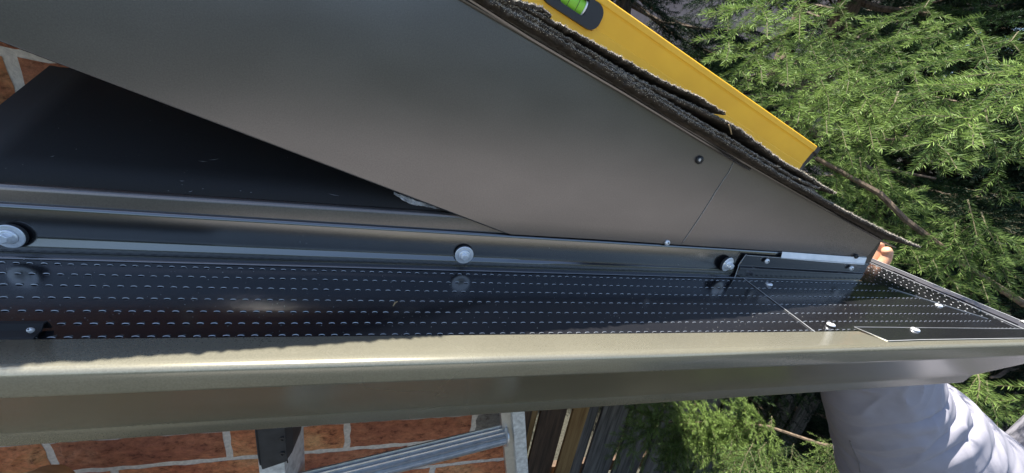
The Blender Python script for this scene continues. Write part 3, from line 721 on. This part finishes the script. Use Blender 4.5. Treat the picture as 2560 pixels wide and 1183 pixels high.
# ------------------------------------------------------------------ wooden fence
fen = empty('wooden_fence', (1.2, 1.45, GZ), label='wooden board fence, grey weathered boards with a few yellow ones, beyond the wall corner', cat='fence')
YF = 1.32
cols = ['wbrown', 'wyellow', 'wbrown', 'wbrown', 'wyellow', 'wgrey', 'wgrey', 'wgrey', 'wgrey', 'wgrey', 'wgrey', 'wgrey', 'wgrey', 'wgrey', 'wgrey', 'wgrey', 'wgrey', 'wgrey', 'wgrey', 'wgrey', 'wgrey', 'wgrey']
wid = [.055, .040, .085, .075, .088, .080, .100, .095, .100, .1, .1, .1, .1, .1, .1, .1, .1, .1, .1, .1, .1, .1]
x = .600
for i, (c_, wd) in enumerate(zip(cols, wid)):
    gap = .001 if i not in (3,) else .014
    yo = .030 if i % 2 else 0
    mb = MB(); tl = random.uniform(-.006, .006)
    nz = 16; 
    bar(mb, (x + wd / 2 + tl, YF + yo, GZ + .03), (x + wd / 2 - tl, YF + yo, -1.18 + random.uniform(-.01, .01)), (1, 0, 0), wd, .018)
    mb.build('board', M[c_], fen, bevel=.002); x += wd + gap
for zz_ in (-2.0, -1.45):
    mb = MB(); mb.box((1.55, YF + .075, zz_), (2.0, .038, .085)); mb.build('fence_rail', M['wbrown'], fen)
for xx in (.62, 2.52):
    mb = MB(); mb.box((xx, YF + .14, (GZ - 1.15) / 2), (.09, .09, -1.15 - GZ)); mb.build('post', M['wbrown'], fen, bevel=.003)

# ------------------------------------------------------------------ spruces
FLAT = [0.0]
def twig_needles(p0, p1, dens, nl, tone0):
    """needles round a twig from p0 to p1: arrays of triangles"""
    p0 = np.array(p0); p1 = np.array(p1); d = p1 - p0; Lg = np.linalg.norm(d); t = d / Lg
    n = max(6, int(Lg * dens)); s = (np.arange(n) + rng.random(n)) / n
    a = rng.random(n) * 2 * np.pi; ref = np.array([0, 0, 1.]) if abs(t[2]) < .9 else np.array([1., 0, 0])
    u = np.cross(t, ref); u /= np.linalg.norm(u); v = np.cross(u, t)
    rad = np.cos(a)[:, None] * u + np.sin(a)[:, None] * v
    if FLAT[0]:
        rad = u * np.sign(np.cos(a))[:, None] * (1 - FLAT[0] * rng.random(n) ** 2)[:, None] + v * (np.sin(a) * .45 + .25)[:, None]; rad /= np.linalg.norm(rad, axis=1)[:, None]
    rad = rad + .30 * v * np.abs(np.cos(a))[:, None]
    ang = np.radians(rng.normal(52, 8, n) * (1 - .55 * np.clip((s - .85) / .15, 0, 1)))
    dr = np.cos(ang)[:, None] * t + np.sin(ang)[:, None] * rad; dr /= np.linalg.norm(dr, axis=1)[:, None]
    ln_ = nl * rng.uniform(.75, 1.1, n)
    c = p0 + s[:, None] * d; sd_ = np.cross(dr, rng.normal(size=(n, 3))); sd_ /= np.linalg.norm(sd_, axis=1)[:, None]
    wd = .0010 if nl < .015 else .00062
    tip = c + dr * ln_[:, None] + t * (ln_ * .10)[:, None]; mid = c + dr * (ln_ * .55)[:, None]
    V = np.stack([c - sd_ * wd * .6, c + sd_ * wd * .6, mid + sd_ * wd, tip, mid - sd_ * wd], 1)   # 5 verts
    tone = np.repeat(np.clip(tone0 + .25 * s + rng.normal(0, .09, n), 0, 1), 5)
    return V.reshape(-1, 3), tone
def spray(Ls, nside, nl, dens, droop=.15, bare=0.0):
    """a flat branchlet along +x; returns needle verts, tone, twig segments"""
    VV, TT, W = [], [], []
    pts = [np.array([Ls * k / 5, .02 * Ls * math.sin(k * 1.3 + rng.random() * 6), -droop * Ls * (k / 5) ** 2 + .03 * Ls * math.sin(k)]) for k in range(6)]
    for k in range(5):
        if k / 5 >= bare:
            v, t = twig_needles(pts[k], pts[k+1], dens, nl, .30); VV.append(v); TT.append(t)
        W.append((pts[k], pts[k+1], .0022 * (1 - k / 6)))
    for i in range(nside):
        for sgn in (-1, 1):
            f = (i + .5 + rng.uniform(-.2, .2)) / nside * .9 + .04; k = min(4, int(f * 5)); b = pts[k] + (pts[k+1] - pts[k]) * (f * 5 - k)
            a = math.radians(rng.normal(47, 7)); l = Ls * (.20 + .36 * (1 - f)) * rng.uniform(.7, 1.15)
            d = np.array([math.cos(a), sgn * math.sin(a), -.18 + rng.normal(0, .14)]); d /= np.linalg.norm(d)
            m_ = b + d * l * .5; e = m_ + (d + np.array([.25, 0, -.15 * rng.random()])) * l * .5
            for p, q in ((b, m_), (m_, e)):
                v, t = twig_needles(p, q, dens, nl * .93, .38); VV.append(v); TT.append(t)
                W.append((p, q, .0011))
            if l > .09:
                for sg2 in (-1, 1):
                    b2 = b + d * l * rng.uniform(.3, .6); a2 = a * sgn + sg2 * math.radians(42); d2 = np.array([math.cos(a2), math.sin(a2), -.12]); 
                    v, t = twig_needles(b2, b2 + d2 * l * .42, dens, nl * .85, .48); VV.append(v); TT.append(t); W.append((b2, b2 + d2 * l * .42, .0008))
    return np.concatenate(VV), np.concatenate(TT), W
TEMPL = [spray(1.0 * l, n_, .0145, d_, dr_) for l, n_, d_, dr_ in ((.26, 6, 620, .15), (.30, 7, 560, .25), (.22, 5, 650, .10), (.34, 8, 520, .35), (.18, 4, 700, .2))]
class Foliage:
    def __init__(s): s.v = []; s.t = []; s.w = MB()
    def place(s, k, base, dirn, up=(0, 0, 1), sc_=1.0, tone=0.0, wood=True):
        V, T, W = TEMPL[k]; x = np.array(dirn, float); x /= np.linalg.norm(x); z = np.array(up, float); y = np.cross(z, x); y /= np.linalg.norm(y); z = np.cross(x, y)
        Mx = np.stack([x, y, z]) * sc_; b = np.array(base, float)
        s.v.append(V @ Mx + b); s.t.append(np.clip(T + tone, 0, 1))
        if wood:
            for p, q, r in W:
                p = p @ Mx + b; q = q @ Mx + b; d = (q - p); d /= np.linalg.norm(d) + 1e-9; u = np.cross(d, [0.3, .2, .9]); u /= np.linalg.norm(u); w_ = np.cross(d, u)
                r *= sc_; s.w.add([p + u*r, p - u*r*.5 + w_*r*.87, p - u*r*.5 - w_*r*.87, q + u*r*.8, q - u*r*.4 + w_*r*.7, q - u*r*.4 - w_*r*.7], [(0, 1, 4, 3), (1, 2, 5, 4), (2, 0, 3, 5)])
    def build(s, name, mat, parent):
        V = np.concatenate(s.v).astype(np.float32); T = np.concatenate(s.t).astype(np.float32); n = len(V) // 5
        me = bpy.data.meshes.new(name); me.vertices.add(n * 5); me.vertices.foreach_set('co', V.ravel())
        base = (np.arange(n) * 5)[:, None]; idx = (base + np.array([0, 1, 2, 3, 4])[None]).ravel().astype(np.int32)
        me.loops.add(len(idx)); me.loops.foreach_set('vertex_index', idx)
        me.polygons.add(n); me.polygons.foreach_set('loop_start', (np.arange(n) * 5).astype(np.int32)); me.polygons.foreach_set('loop_total', np.full(n, 5, np.int32))
        at = me.attributes.new('tone', 'FLOAT', 'POINT'); at.data.foreach_set('value', T)
        me.materials.append(mat); me.update(calc_edges=True)
        o = bpy.data.objects.new(name, me); sc.collection.objects.link(o); o.parent = parent; o.matrix_parent_inverse = Matrix.Translation(-parent.location)
        return o
def limb_pts(a, b, sag, n=7, wob=.02):
    a, b = np.array(a, float), np.array(b, float); L_ = np.linalg.norm(b - a); out = []
    for k in range(n):
        t = k / (n - 1); p = a + (b - a) * t; p[2] += -sag * L_ * 4 * t * (1 - t) * .5 + rng.normal(0, wob * .3) * (0 < k < n - 1); p[0] += rng.normal(0, wob * .3) * (0 < k < n - 1); out.append(p)
    return out
def spruce(name, label, pos, zlo, zhi, nl, Lmax, mat, az0, azs, nsp, sc_=1.0):
    root = empty(name, (pos[0], pos[1], GZ), label=label, cat='tree', group='spruce trees beyond the gutter')
    mb = MB(); H = zhi + 1.0 - GZ
    mb.tube([(pos[0] + .02 * math.sin(k), pos[1] + .02 * math.cos(k * 1.7), GZ - .05 + H * k / 10) for k in range(11)], [.13 * (1 - k / 11.5) + .01 for k in range(11)], 14, jit=.06)
    mb.build('trunk', M['bark'], root, smooth=True)
    F_ = Foliage(); W = MB()
    for i in range(nl):
        z = zlo + (zhi - zlo) * (i + rng.random()) / nl
        az = az0 + rng.uniform(-azs, azs) if i % 5 else rng.uniform(0, 2 * math.pi)
        Lb = Lmax * (1 - .55 * max(0, (z - zlo) / (zhi + 1.5 - zlo))) * rng.uniform(.75, 1.08)
        a = (pos[0], pos[1], z); b = (pos[0] + Lb * math.cos(az), pos[1] + Lb * math.sin(az), z - .12 * Lb + rng.normal(0, .08))
        P = limb_pts(a, b, .18); W.tube(P, [.016 * (1 - k / 7.5) + .002 for k in range(7)], 6)
        d0 = np.array(b) - np.array(a); d0 /= np.linalg.norm(d0)
        for j in range(nsp):
            f = .22 + .78 * (j + rng.random() * .6) / nsp; k = min(5, int(f * 6)); p = P[k] + (P[k+1] - P[k]) * (f * 6 - k)
            sg = 1 if j % 2 else -1; ang = sg * math.radians(rng.uniform(25, 62)) * (1 - .6 * f ** 3)
            d = np.array([d0[0] * math.cos(ang) - d0[1] * math.sin(ang), d0[0] * math.sin(ang) + d0[1] * math.cos(ang), -.22 + rng.normal(0, .22)])
            F_.place(int(rng.integers(0, 5)), p, d, (rng.normal(0, .3), rng.normal(0, .3), 1), sc_ * rng.uniform(.85, 1.25), rng.normal(-.24, .12), wood=(i % 3 == 0))  # negative tone puts the crown's inner shade into the needle colour
    return root, F_, W

# nearest spruce: structured limbs and the branches seen close to the roof
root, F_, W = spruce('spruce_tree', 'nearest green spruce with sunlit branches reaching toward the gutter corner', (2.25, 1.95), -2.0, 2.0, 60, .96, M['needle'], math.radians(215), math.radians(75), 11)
def twist(l, n_, d_, dr_):
    return spray(l, n_, .0190, d_, dr_)
FLAT[0] = .9
TEMPL += [twist(.26, 3, 1150, .15), twist(.30, 3, 1100, .25), twist(.22, 3, 1150, .10), twist(.34, 4, 1050, .35), twist(.18, 2, 1150, .2)]
FLAT[0] = 0
hero = [  # tip px, base px, depth, template, scale, tone
 ((1790, 60), (2030, -60), .95, 1, .95, .25), ((1800, 25), (1960, -90), 1.0, 0, .9, .2), ((1800, 180), (1985, 75), .92, 1, .85, .22), ((1840, 130), (2010, 10), .95, 3, .8, .15),
 ((1915, 238), (2150, 150), .85, 3, .8, .22), ((1945, 292), (2170, 205), .85, 1, .85, .18), ((2000, 335), (2170, 235), .82, 1, .75, .15), ((1880, 200), (2060, 90), .95, 1, .85, .1),
 ((2055, 322), (2170, 180), .82, 0, .85, .22), ((2110, 372), (2215, 220), .80, 0, .85, .12), ((2160, 392), (2250, 230), .80, 4, 1.1, .1), ((2130, 300), (2300, 160), .9, 3, .8, .05),
 ((2270, 120), (2450, 40), .85, 1, .8, .1), ((2330, 235), (2540, 90), .70, 3, .6, .02), ((2412, 238), (2680, 165), .50, 1, .55, .30), ((2350, 290), (2560, 180), .66, 3, .6, .0),
 ((2395, 400), (2330, 285), .72, 0, .65, .12), ((2440, 385), (2370, 270), .72, 4, .8, .05), ((2540, 480), (2480, 330), .75, 0, .75, .0), ((2560, 330), (2640, 200), .7, 1, .6, .0),
 ((2150, 470), (2045, 395), .95, 4, .9, .1), ((2200, 560), (2160, 440), .95, 0, .9, .15), ((2290, 600), (2210, 480), .95, 0, .9, .12), ((2090, 440), (2180, 380), 1.0, 1, .8, .1),
 ((2215, 655), (2330, 560), .90, 0, .8, .1), ((2330, 640), (2440, 560), .86, 0, .8, .02), ((2290, 700), (2420, 640), .85, 1, .7, .02), ((2400, 720), (2450, 600), .85, 0, .85, .05),
 ((2480, 740), (2440, 600), .80, 1, .75, .02), ((2380, 600), (2260, 500), .95, 1, .8, .06), ((2560, 720), (2500, 620), .8, 0, .8, 0),
 ((2452, 1085), (2445, 925), 1.0, 4, .62, .3), ((2550, 1010), (2640, 960), 1.0, 4, .6, .15), ((2390, 1020), (2460, 930), 1.05, 0, .7, .05), ((2520, 1110), (2480, 1000), 1.15, 0, .8, -.1),
 ((2010, 330), (2090, 210), 1.0, 0, 1, 0), ((2240, 330), (2330, 200), .9, 0, 1, -.05), ((2050, 200), (2200, 60), 1.05, 3, .9, .0), ((1960, 120), (2120, 0), 1.1, 3, .9, .05), ((2180, 120), (2330, 0), 1.0, 3, .9, .05)]
for tip, bs, dep, k, s_, tn in hero:
    b = at_depth(*bs, dep * 1.08); e = at_depth(*tip, dep); d = np.array(e - b); Lw = np.linalg.norm(d); base_l = (.26, .30, .22, .34, .18)[k]
    s2 = min(1.35, max(.85, Lw / base_l)); b = np.array(e) - d / Lw * base_l * s2
    F_.place(k + 5, b, d, np.array(Vector((0, 0, 1)) - Vector(at_depth(*bs, 1.0)) * .35), s2, tn + .20)
# woody limb passing behind the shingle end, and the low sunlit limb beyond the gutter
P = [at_depth(2040, 395, 1.0), at_depth(2120, 440, .99), at_depth(2200, 485, .97), at_depth(2262, 548, .95), at_depth(2330, 600, .93), at_depth(2420, 668, .93), at_depth(2560, 760, 1.0), at_depth(2800, 800, 1.3)]
W.tube(P, [.0045, .0055, .0065, .006, .0065, .006, .008, .011], 8, jit=.2)
P = [at_depth(1590, 1030, 1.65), at_depth(1660, 1055, 1.65), at_depth(1730, 1058, 1.65), at_depth(1830, 1056, 1.65), at_depth(1920, 1066, 1.63), at_depth(2050, 1110, 1.6), at_depth(2400, 1180, 1.5)]
W.tube(P, [.003, .004, .005, .005, .006, .008, .010], 8, jit=.15)
for i in range(46):
    t = rng.random(); u = 1600 + 330 * t; v = 1050 + rng.uniform(-12, 14); tip = (u - rng.uniform(-30, 110), v + rng.uniform(30, 150) * (1 if rng.random() < .72 else -.45))
    b = at_depth(u, v, 1.65); e = at_depth(*tip, 1.57 + rng.uniform(-.08, .08)); d = np.array(e - b); k = int(rng.integers(0, 3)); F_.place(k + 5, b, d, (0.2, -.5, 1), min(1.1, max(.6, np.linalg.norm(d) / (.26, .30, .22)[k])), rng.uniform(.2, .5))
for i in range(24):
    u = rng.uniform(1650, 2130); v = rng.uniform(1090, 1240); b = at_depth(u, v, 1.5 + rng.uniform(-.15, .15)); F_.place(int(rng.integers(0, 5)), b, (-1 + rng.normal(0, .3), -.6, -.5 + rng.normal(0, .3)), (0, 0, 1), rng.uniform(.5, .9), rng.uniform(-.1, .25))
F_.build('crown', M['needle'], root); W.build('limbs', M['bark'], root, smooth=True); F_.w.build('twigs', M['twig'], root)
nfol = sum(len(v) for v in F_.v)
# second tree, right of the first
root2, F2, W2 = spruce('spruce_tree', 'dark shaded spruce filling the right edge behind the nearest branches', (3.3, .95), -2.0, 2.6, 84, 1.35, M['needle_blue_shade'], math.radians(180), math.radians(85), 10, 1.25)
F2.build('crown', M['needle_blue_shade'], root2); W2.build('limbs', M['bark'], root2, smooth=True); F2.w.build('twigs', M['twig'], root2)
root3, F3, W3 = spruce('spruce_tree', 'bluish green spruce behind the yellow level at the top', (1.75, 3.6), -2.0, 2.8, 80, 1.6, M['needle_blue_shade'], math.radians(265), math.radians(95), 10, 1.5)
F3.build('crown', M['needle_blue_shade'], root3); W3.build('limbs', M['bark'], root3, smooth=True); F3.w.build('twigs', M['twig'], root3)
def copy_tree(r, loc, rz, label):
    c = r.copy(); sc.collection.objects.link(c); c.location = loc; c.rotation_euler[2] = rz; c['label'] = label
    for ch in r.children:
        d = ch.copy(); sc.collection.objects.link(d); d.parent = c; d.matrix_parent_inverse = ch.matrix_parent_inverse.copy()
    return c
copy_tree(root3, (3.6, 3.6, GZ), 2.0, 'tall shaded spruce deep in the background between the nearer trees')
copy_tree(root3, (4.7, 2.7, GZ), 1.1, 'shaded spruce in the middle distance at the upper right, between darker trees')
copy_tree(root3, (6.4, 3.6, GZ), 5.0, 'distant spruce closing the last sky gap at the far upper right')
copy_tree(root3, (5.2, 1.9, GZ), 3.6, 'farthest dark spruce seen through gaps at the right')
# neighbouring brick house glimpsed through the branches
hs = empty('neighbour_house', (3.5, 9, GZ), label='pinkish brick house glimpsed in specks through the spruces at the top', cat='house')
mb = MB(); mb.box((4.5, 9.0, GZ + 2.6), (14, 4, 5.2)); mb.build('wall', simple('pink_brick', (.50, .36, .31), .9, nscale=6, namt=.2, bstr=.4, bscale=30, bdist=.01), hs)
mb = MB(); mb.prism([(-3, 6.7, GZ + 5.2), (-3, 11.3, GZ + 5.2), (-3, 9, GZ + 7)], (15, 0, 0)); mb.build('roof', M['felt'], hs)

# hedge added out of view, a dark band for the rake's reflection
V = []; NX, NY = 90, 16
for j in range(NY + 1):
    for i in range(NX + 1):
        x = -22 + 44 * i / NX; t = j / NY
        V.append((x, -14.5 - .9 * math.sin(t * 1.5) + random.uniform(-.22, .22), GZ - .05 + 4.6 * t + random.uniform(-.15, .15) + .5 * math.sin(x * .9) * t))
V += [(x_, -17, z_) for x_ in (-22, 22) for z_ in (GZ, GZ + 4)]
hm = mesh('reflection_hedge', V, [(j*(NX+1)+i, j*(NX+1)+i+1, (j+1)*(NX+1)+i+1, (j+1)*(NX+1)+i) for j in range(NY) for i in range(NX)], simple('reflection_hedge_leaves', (.03, .055, .02), .8, nscale=4, namt=.5, bstr=1, bscale=15, bdist=.1))
tag(hm, 'tall dark green hedge across the yard behind the camera', 'hedge')
# ------------------------------------------------------------------ person reaching up behind the gutter
per = empty('person', (1.53, .22, GZ), label='person in a light grey long sleeve reaching up behind the gutter at lower right', cat='person')
def skin_body(name, nodes, edges, mat, root_i, parent, sub=2):
    me = bpy.data.meshes.new(name); me.from_pydata([n_[0] for n_ in nodes], edges, []); me.materials.append(mat)
    o = bpy.data.objects.new(name, me); sc.collection.objects.link(o); o.parent = parent; o.matrix_parent_inverse = Matrix.Translation(-parent.location)
    o.modifiers.new('skin', 'SKIN'); sv_ = me.skin_vertices[0].data
    for i, n_ in enumerate(nodes):
        r = n_[1]; sv_[i].radius = (r, r) if not isinstance(r, tuple) else r
    sv_[root_i].use_root = True
    s = o.modifiers.new('sub', 'SUBSURF'); s.levels = sub; s.render_levels = sub
    for p in me.polygons: p.use_smooth = True
    o.modifiers['skin'].use_smooth_shade = True
    return o
SH = Vector((1.30, .27, -.80)); EL = Vector((1.03, .37, -.54)); WR = Vector((.875, .465, -.285)); PM = Vector((.868, .492, -.214))
TX = Vector((.42, .17, 0))
nodes = [(Vector(p) + TX, r) for p, r in [((1.12, .05, -1.32), (.15, .10)), ((1.12, .05, -1.08), (.14, .10)), ((1.12, .06, -.82), (.16, .11)), ((1.11, .06, -.66), (.07, .07)), ((1.11, .07, -.58), (.055, .055)),
         ((1.11, .085, -.50), (.075, .085)), ((1.11, .085, -.42), (.072, .085))]] + [(SH, .058), (EL, .043), (WR, .028), (PM, (.034, .018))] + [(Vector(p) + TX, r) for p, r in [
         ((1.28, .02, -.72), .058), ((1.36, .0, -1.0), .043), ((1.37, .10, -1.24), .028), ((1.37, .14, -1.31), (.03, .018)),
         ((1.03, .05, -1.42), .085), ((1.02, .04, -1.80), .06), ((1.02, .06, -2.18), .042), ((1.01, -.06, -2.215), .034),
         ((1.21, .05, -1.42), .085), ((1.22, .04, -1.80), .06), ((1.22, .06, -2.18), .042), ((1.23, -.06, -2.215), .034)]]
edges = [(0, 1), (1, 2), (2, 3), (3, 4), (4, 5), (5, 6), (2, 7), (7, 8), (8, 9), (9, 10), (2, 11), (11, 12), (12, 13), (13, 14), (0, 15), (15, 16), (16, 17), (17, 18), (0, 19), (19, 20), (20, 21), (21, 22)]
# fingers of the raised hand, curled over the side gutter's outer lip
for k in range(4):
    b = PM + Vector((.004 + .002 * k, -.026 + .018 * k, .012)); i0 = len(nodes); L_ = (.020, .024, .022, .017)[k]
    nodes += [(b, .0110), (b + Vector((.003, .004, L_ * .9)), .0100), (b + Vector((.000, .006, L_ * 1.35)), .0092), (b + Vector((-.008, .007, L_ * 1.5)), .0082)]
    edges += [(10, i0), (i0, i0 + 1), (i0 + 1, i0 + 2), (i0 + 2, i0 + 3)]
i0 = len(nodes); tb = PM + Vector((.008, -.034, -.020))
nodes += [(tb, .012), (tb + Vector((.000, -.016, .006)), .0105), (tb + Vector((-.004, -.030, .010)), .009)]; edges += [(9, i0), (i0, i0 + 1), (i0 + 1, i0 + 2)]
# relaxed fingers of the other hand
for k in range(5):
    b = Vector((1.350 + .011 * k, .150, -1.335)) + TX; i0 = len(nodes); nodes += [(b, .009), (b + Vector((0, .006, -.030)), .008), (b + Vector((0, -.004, -.052)), .007)]; edges += [(14, i0), (i0, i0 + 1), (i0 + 1, i0 + 2)]
skin_body('body', nodes, edges, M['skin'], 0, per)
# face parts are outside the picture but kept: nose and ears, hair
mb = MB(); mb.lathe(Vector((1.11, .09, -.385)) + TX, (0, .3, 1), [(.088, -.03), (.090, 0), (.080, .03), (.055, .05), (.02, .062)], 24); mb.build('hair', M['hair'], per, smooth=True)
# sleeve: loft with draping folds
def loft(name, cen, rad, mat, NU=96, fold=None, parent=per, sub=10):
    C_ = [Vector(c) for c in cen]; V = []; rows = []
    n = (len(C_) - 1) * sub
    for k in range(n + 1):
        f = k / sub; i = min(len(C_) - 2, int(f)); t = f - i
        p0, p1, p2, p3 = C_[max(0, i-1)], C_[i], C_[i+1], C_[min(len(C_)-1, i+2)]
        c = .5 * ((2*p1) + (p2-p0)*t + (2*p0-5*p1+4*p2-p3)*t*t + (3*p1-p0-3*p2+p3)*t**3)
        r = rad[i] * (1 - t) + rad[i+1] * t; rows.append((c, r, k / n))
    for k, (c, r, g) in enumerate(rows):
        T = (rows[min(n, k+1)][0] - rows[max(0, k-1)][0]).normalized(); q = T.to_track_quat('Z', 'Y').to_matrix()
        for i in range(NU):
            a = 2 * math.pi * i / NU; d = q @ Vector((math.cos(a), math.sin(a), 0))
            V.append(c + d * (r + (fold(a, g, d) if fold else 0)))
    F = [(k*NU+i, k*NU+(i+1) % NU, (k+1)*NU+(i+1) % NU, (k+1)*NU+i) for k in range(n) for i in range(NU)]
    return mesh(name, V, F, mat, parent, smooth=True, solid=.0015)
CR = Vector(R[:, 0]); CD = Vector(R[:, 1])
def fold(a, g, d):
    h = d.dot(CR); o = 0
    for (g0, w_, amp, cv, lean) in ((.16, .006, .006, .05, .03), (.245, .006, .007, .06, .02), (.29, .008, .011, .09, .055), (.385, .008, .010, .10, .06), (.44, .008, .009, .10, .03), (.56, .008, .006, .10, .02), (.66, .012, .008, .08, .05)):
        gc = g0 + cv * h * h - .4 * lean * h + .012 * math.sin(3.3 * h + g0 * 40)
        e = (g - gc) / (w_ * 1.35); fade = .6 + .4 * math.cos(h * 2.2 - g0 * 11 + 1.2)
        o += 1.05 * amp * fade * (-math.exp(-abs(e) ** 1.25) + .55 * math.exp(-((e - 2.6) / 1.9) ** 2))
    o *= 1 - .55 * max(0, h)
    q1 = mnoise.noise(Vector((h * 2.2 + 3, g * 16 + h * 1.5, 1.7))); q2 = mnoise.noise(Vector((h * 4 - 5, g * 30 - h * 3, 4.2)))
    return o + .0038 * ((1 - abs(q1) * 2.2) ** 2 if abs(q1) < .45 else 0) + .0016 * q2 + .004 * mnoise.noise(Vector((h * 1.5, g * 7, 9)))
c0 = at_depth(2176, 860, .72); c1 = at_depth(2202, 985, .76); c2 = at_depth(2258, 1075, .80); c3 = at_depth(2325, 1180, .84); c4 = at_depth(2405, 1310, .88); c5 = at_depth(2490, 1430, .92)
slv = loft('sleeve', [c0, c1, c2, c3, c4, Vector((1.34, .27, -.90))], [.082, .090, .122, .160, .178, .17], M['cloth'], fold=fold, sub=60, NU=180)
# underarm seam along the left of the sleeve: two close stitched ridges
me_ = slv.data; NUs = 180; nr = len(me_.vertices) // NUs; pts = []; ctr = []
for k in range(int(nr * .25), int(nr * .80), 3):
    row = [me_.vertices[k * NUs + i].co for i in range(NUs)]; c_ = sum(row, Vector()) / NUs
    best = min(range(NUs), key=lambda i: abs(((row[i] - c_).normalized().dot(CR)) + .86) + (1 if (row[i] - c_).dot(Vector(R[:, 2])) > 0 else 0))
    pts.append(row[best] + (row[best] - c_).normalized() * .0012)
for off in (0, .006):
    sm_ = [sum(pts[max(0, k-2):k+3], Vector()) / len(pts[max(0, k-2):k+3]) + CR * off for k in range(len(pts))]
    mb = MB(); mb.tube(sm_, .0013, 6); mb.build('sleeve_seam', M['seam'], slv, smooth=True)
# hood added out of view to keep skin out of the gutter's reflections
V = []; NU, NV = 40, 22; hc = Vector((1.11, .085, -.50)) + TX
for j in range(NV + 1):
    t = j / NV; zz = .17 - .32 * t; r = .112 * math.sin(min(1, t * 1.9 + .02) * math.pi / 2) * (1 + .2 * max(0, t - .62))
    for i in range(NU + 1):
        a = math.radians(-62 + 304 * i / NU); V.append(hc + Vector((r * math.cos(a), r * 1.1 * math.sin(a) + .01, zz + .006 * math.sin(5 * a + 7 * t))))
mesh('hood', V, [(j*(NU+1)+i, j*(NU+1)+i+1, (j+1)*(NU+1)+i+1, (j+1)*(NU+1)+i) for j in range(NV) for i in range(NU)], M['cloth'], per, smooth=True, solid=.003)
# sleeve of the lowered arm
loft('sleeve', [Vector(p) + TX for p in ((1.24, .03, -.72), (1.30, .01, -.84), (1.36, .0, -1.0), (1.37, .09, -1.22))], [.09, .08, .065, .05], M['cloth'], NU=40)
# shirt torso, trousers
loft('shirt', [Vector(p) + TX for p in ((1.12, .05, -1.36), (1.12, .05, -1.1), (1.12, .06, -.86), (1.11, .06, -.66))], [.185, .19, .20, .11], M['cloth'], NU=48)
for sx in (1.03, 1.21): loft('trouser_leg', [Vector(p) + TX for p in ((sx + .01, .05, -1.33), (sx, .04, -1.75), (sx, .06, -2.17))], [.115, .09, .07], M['denim'], NU=36)
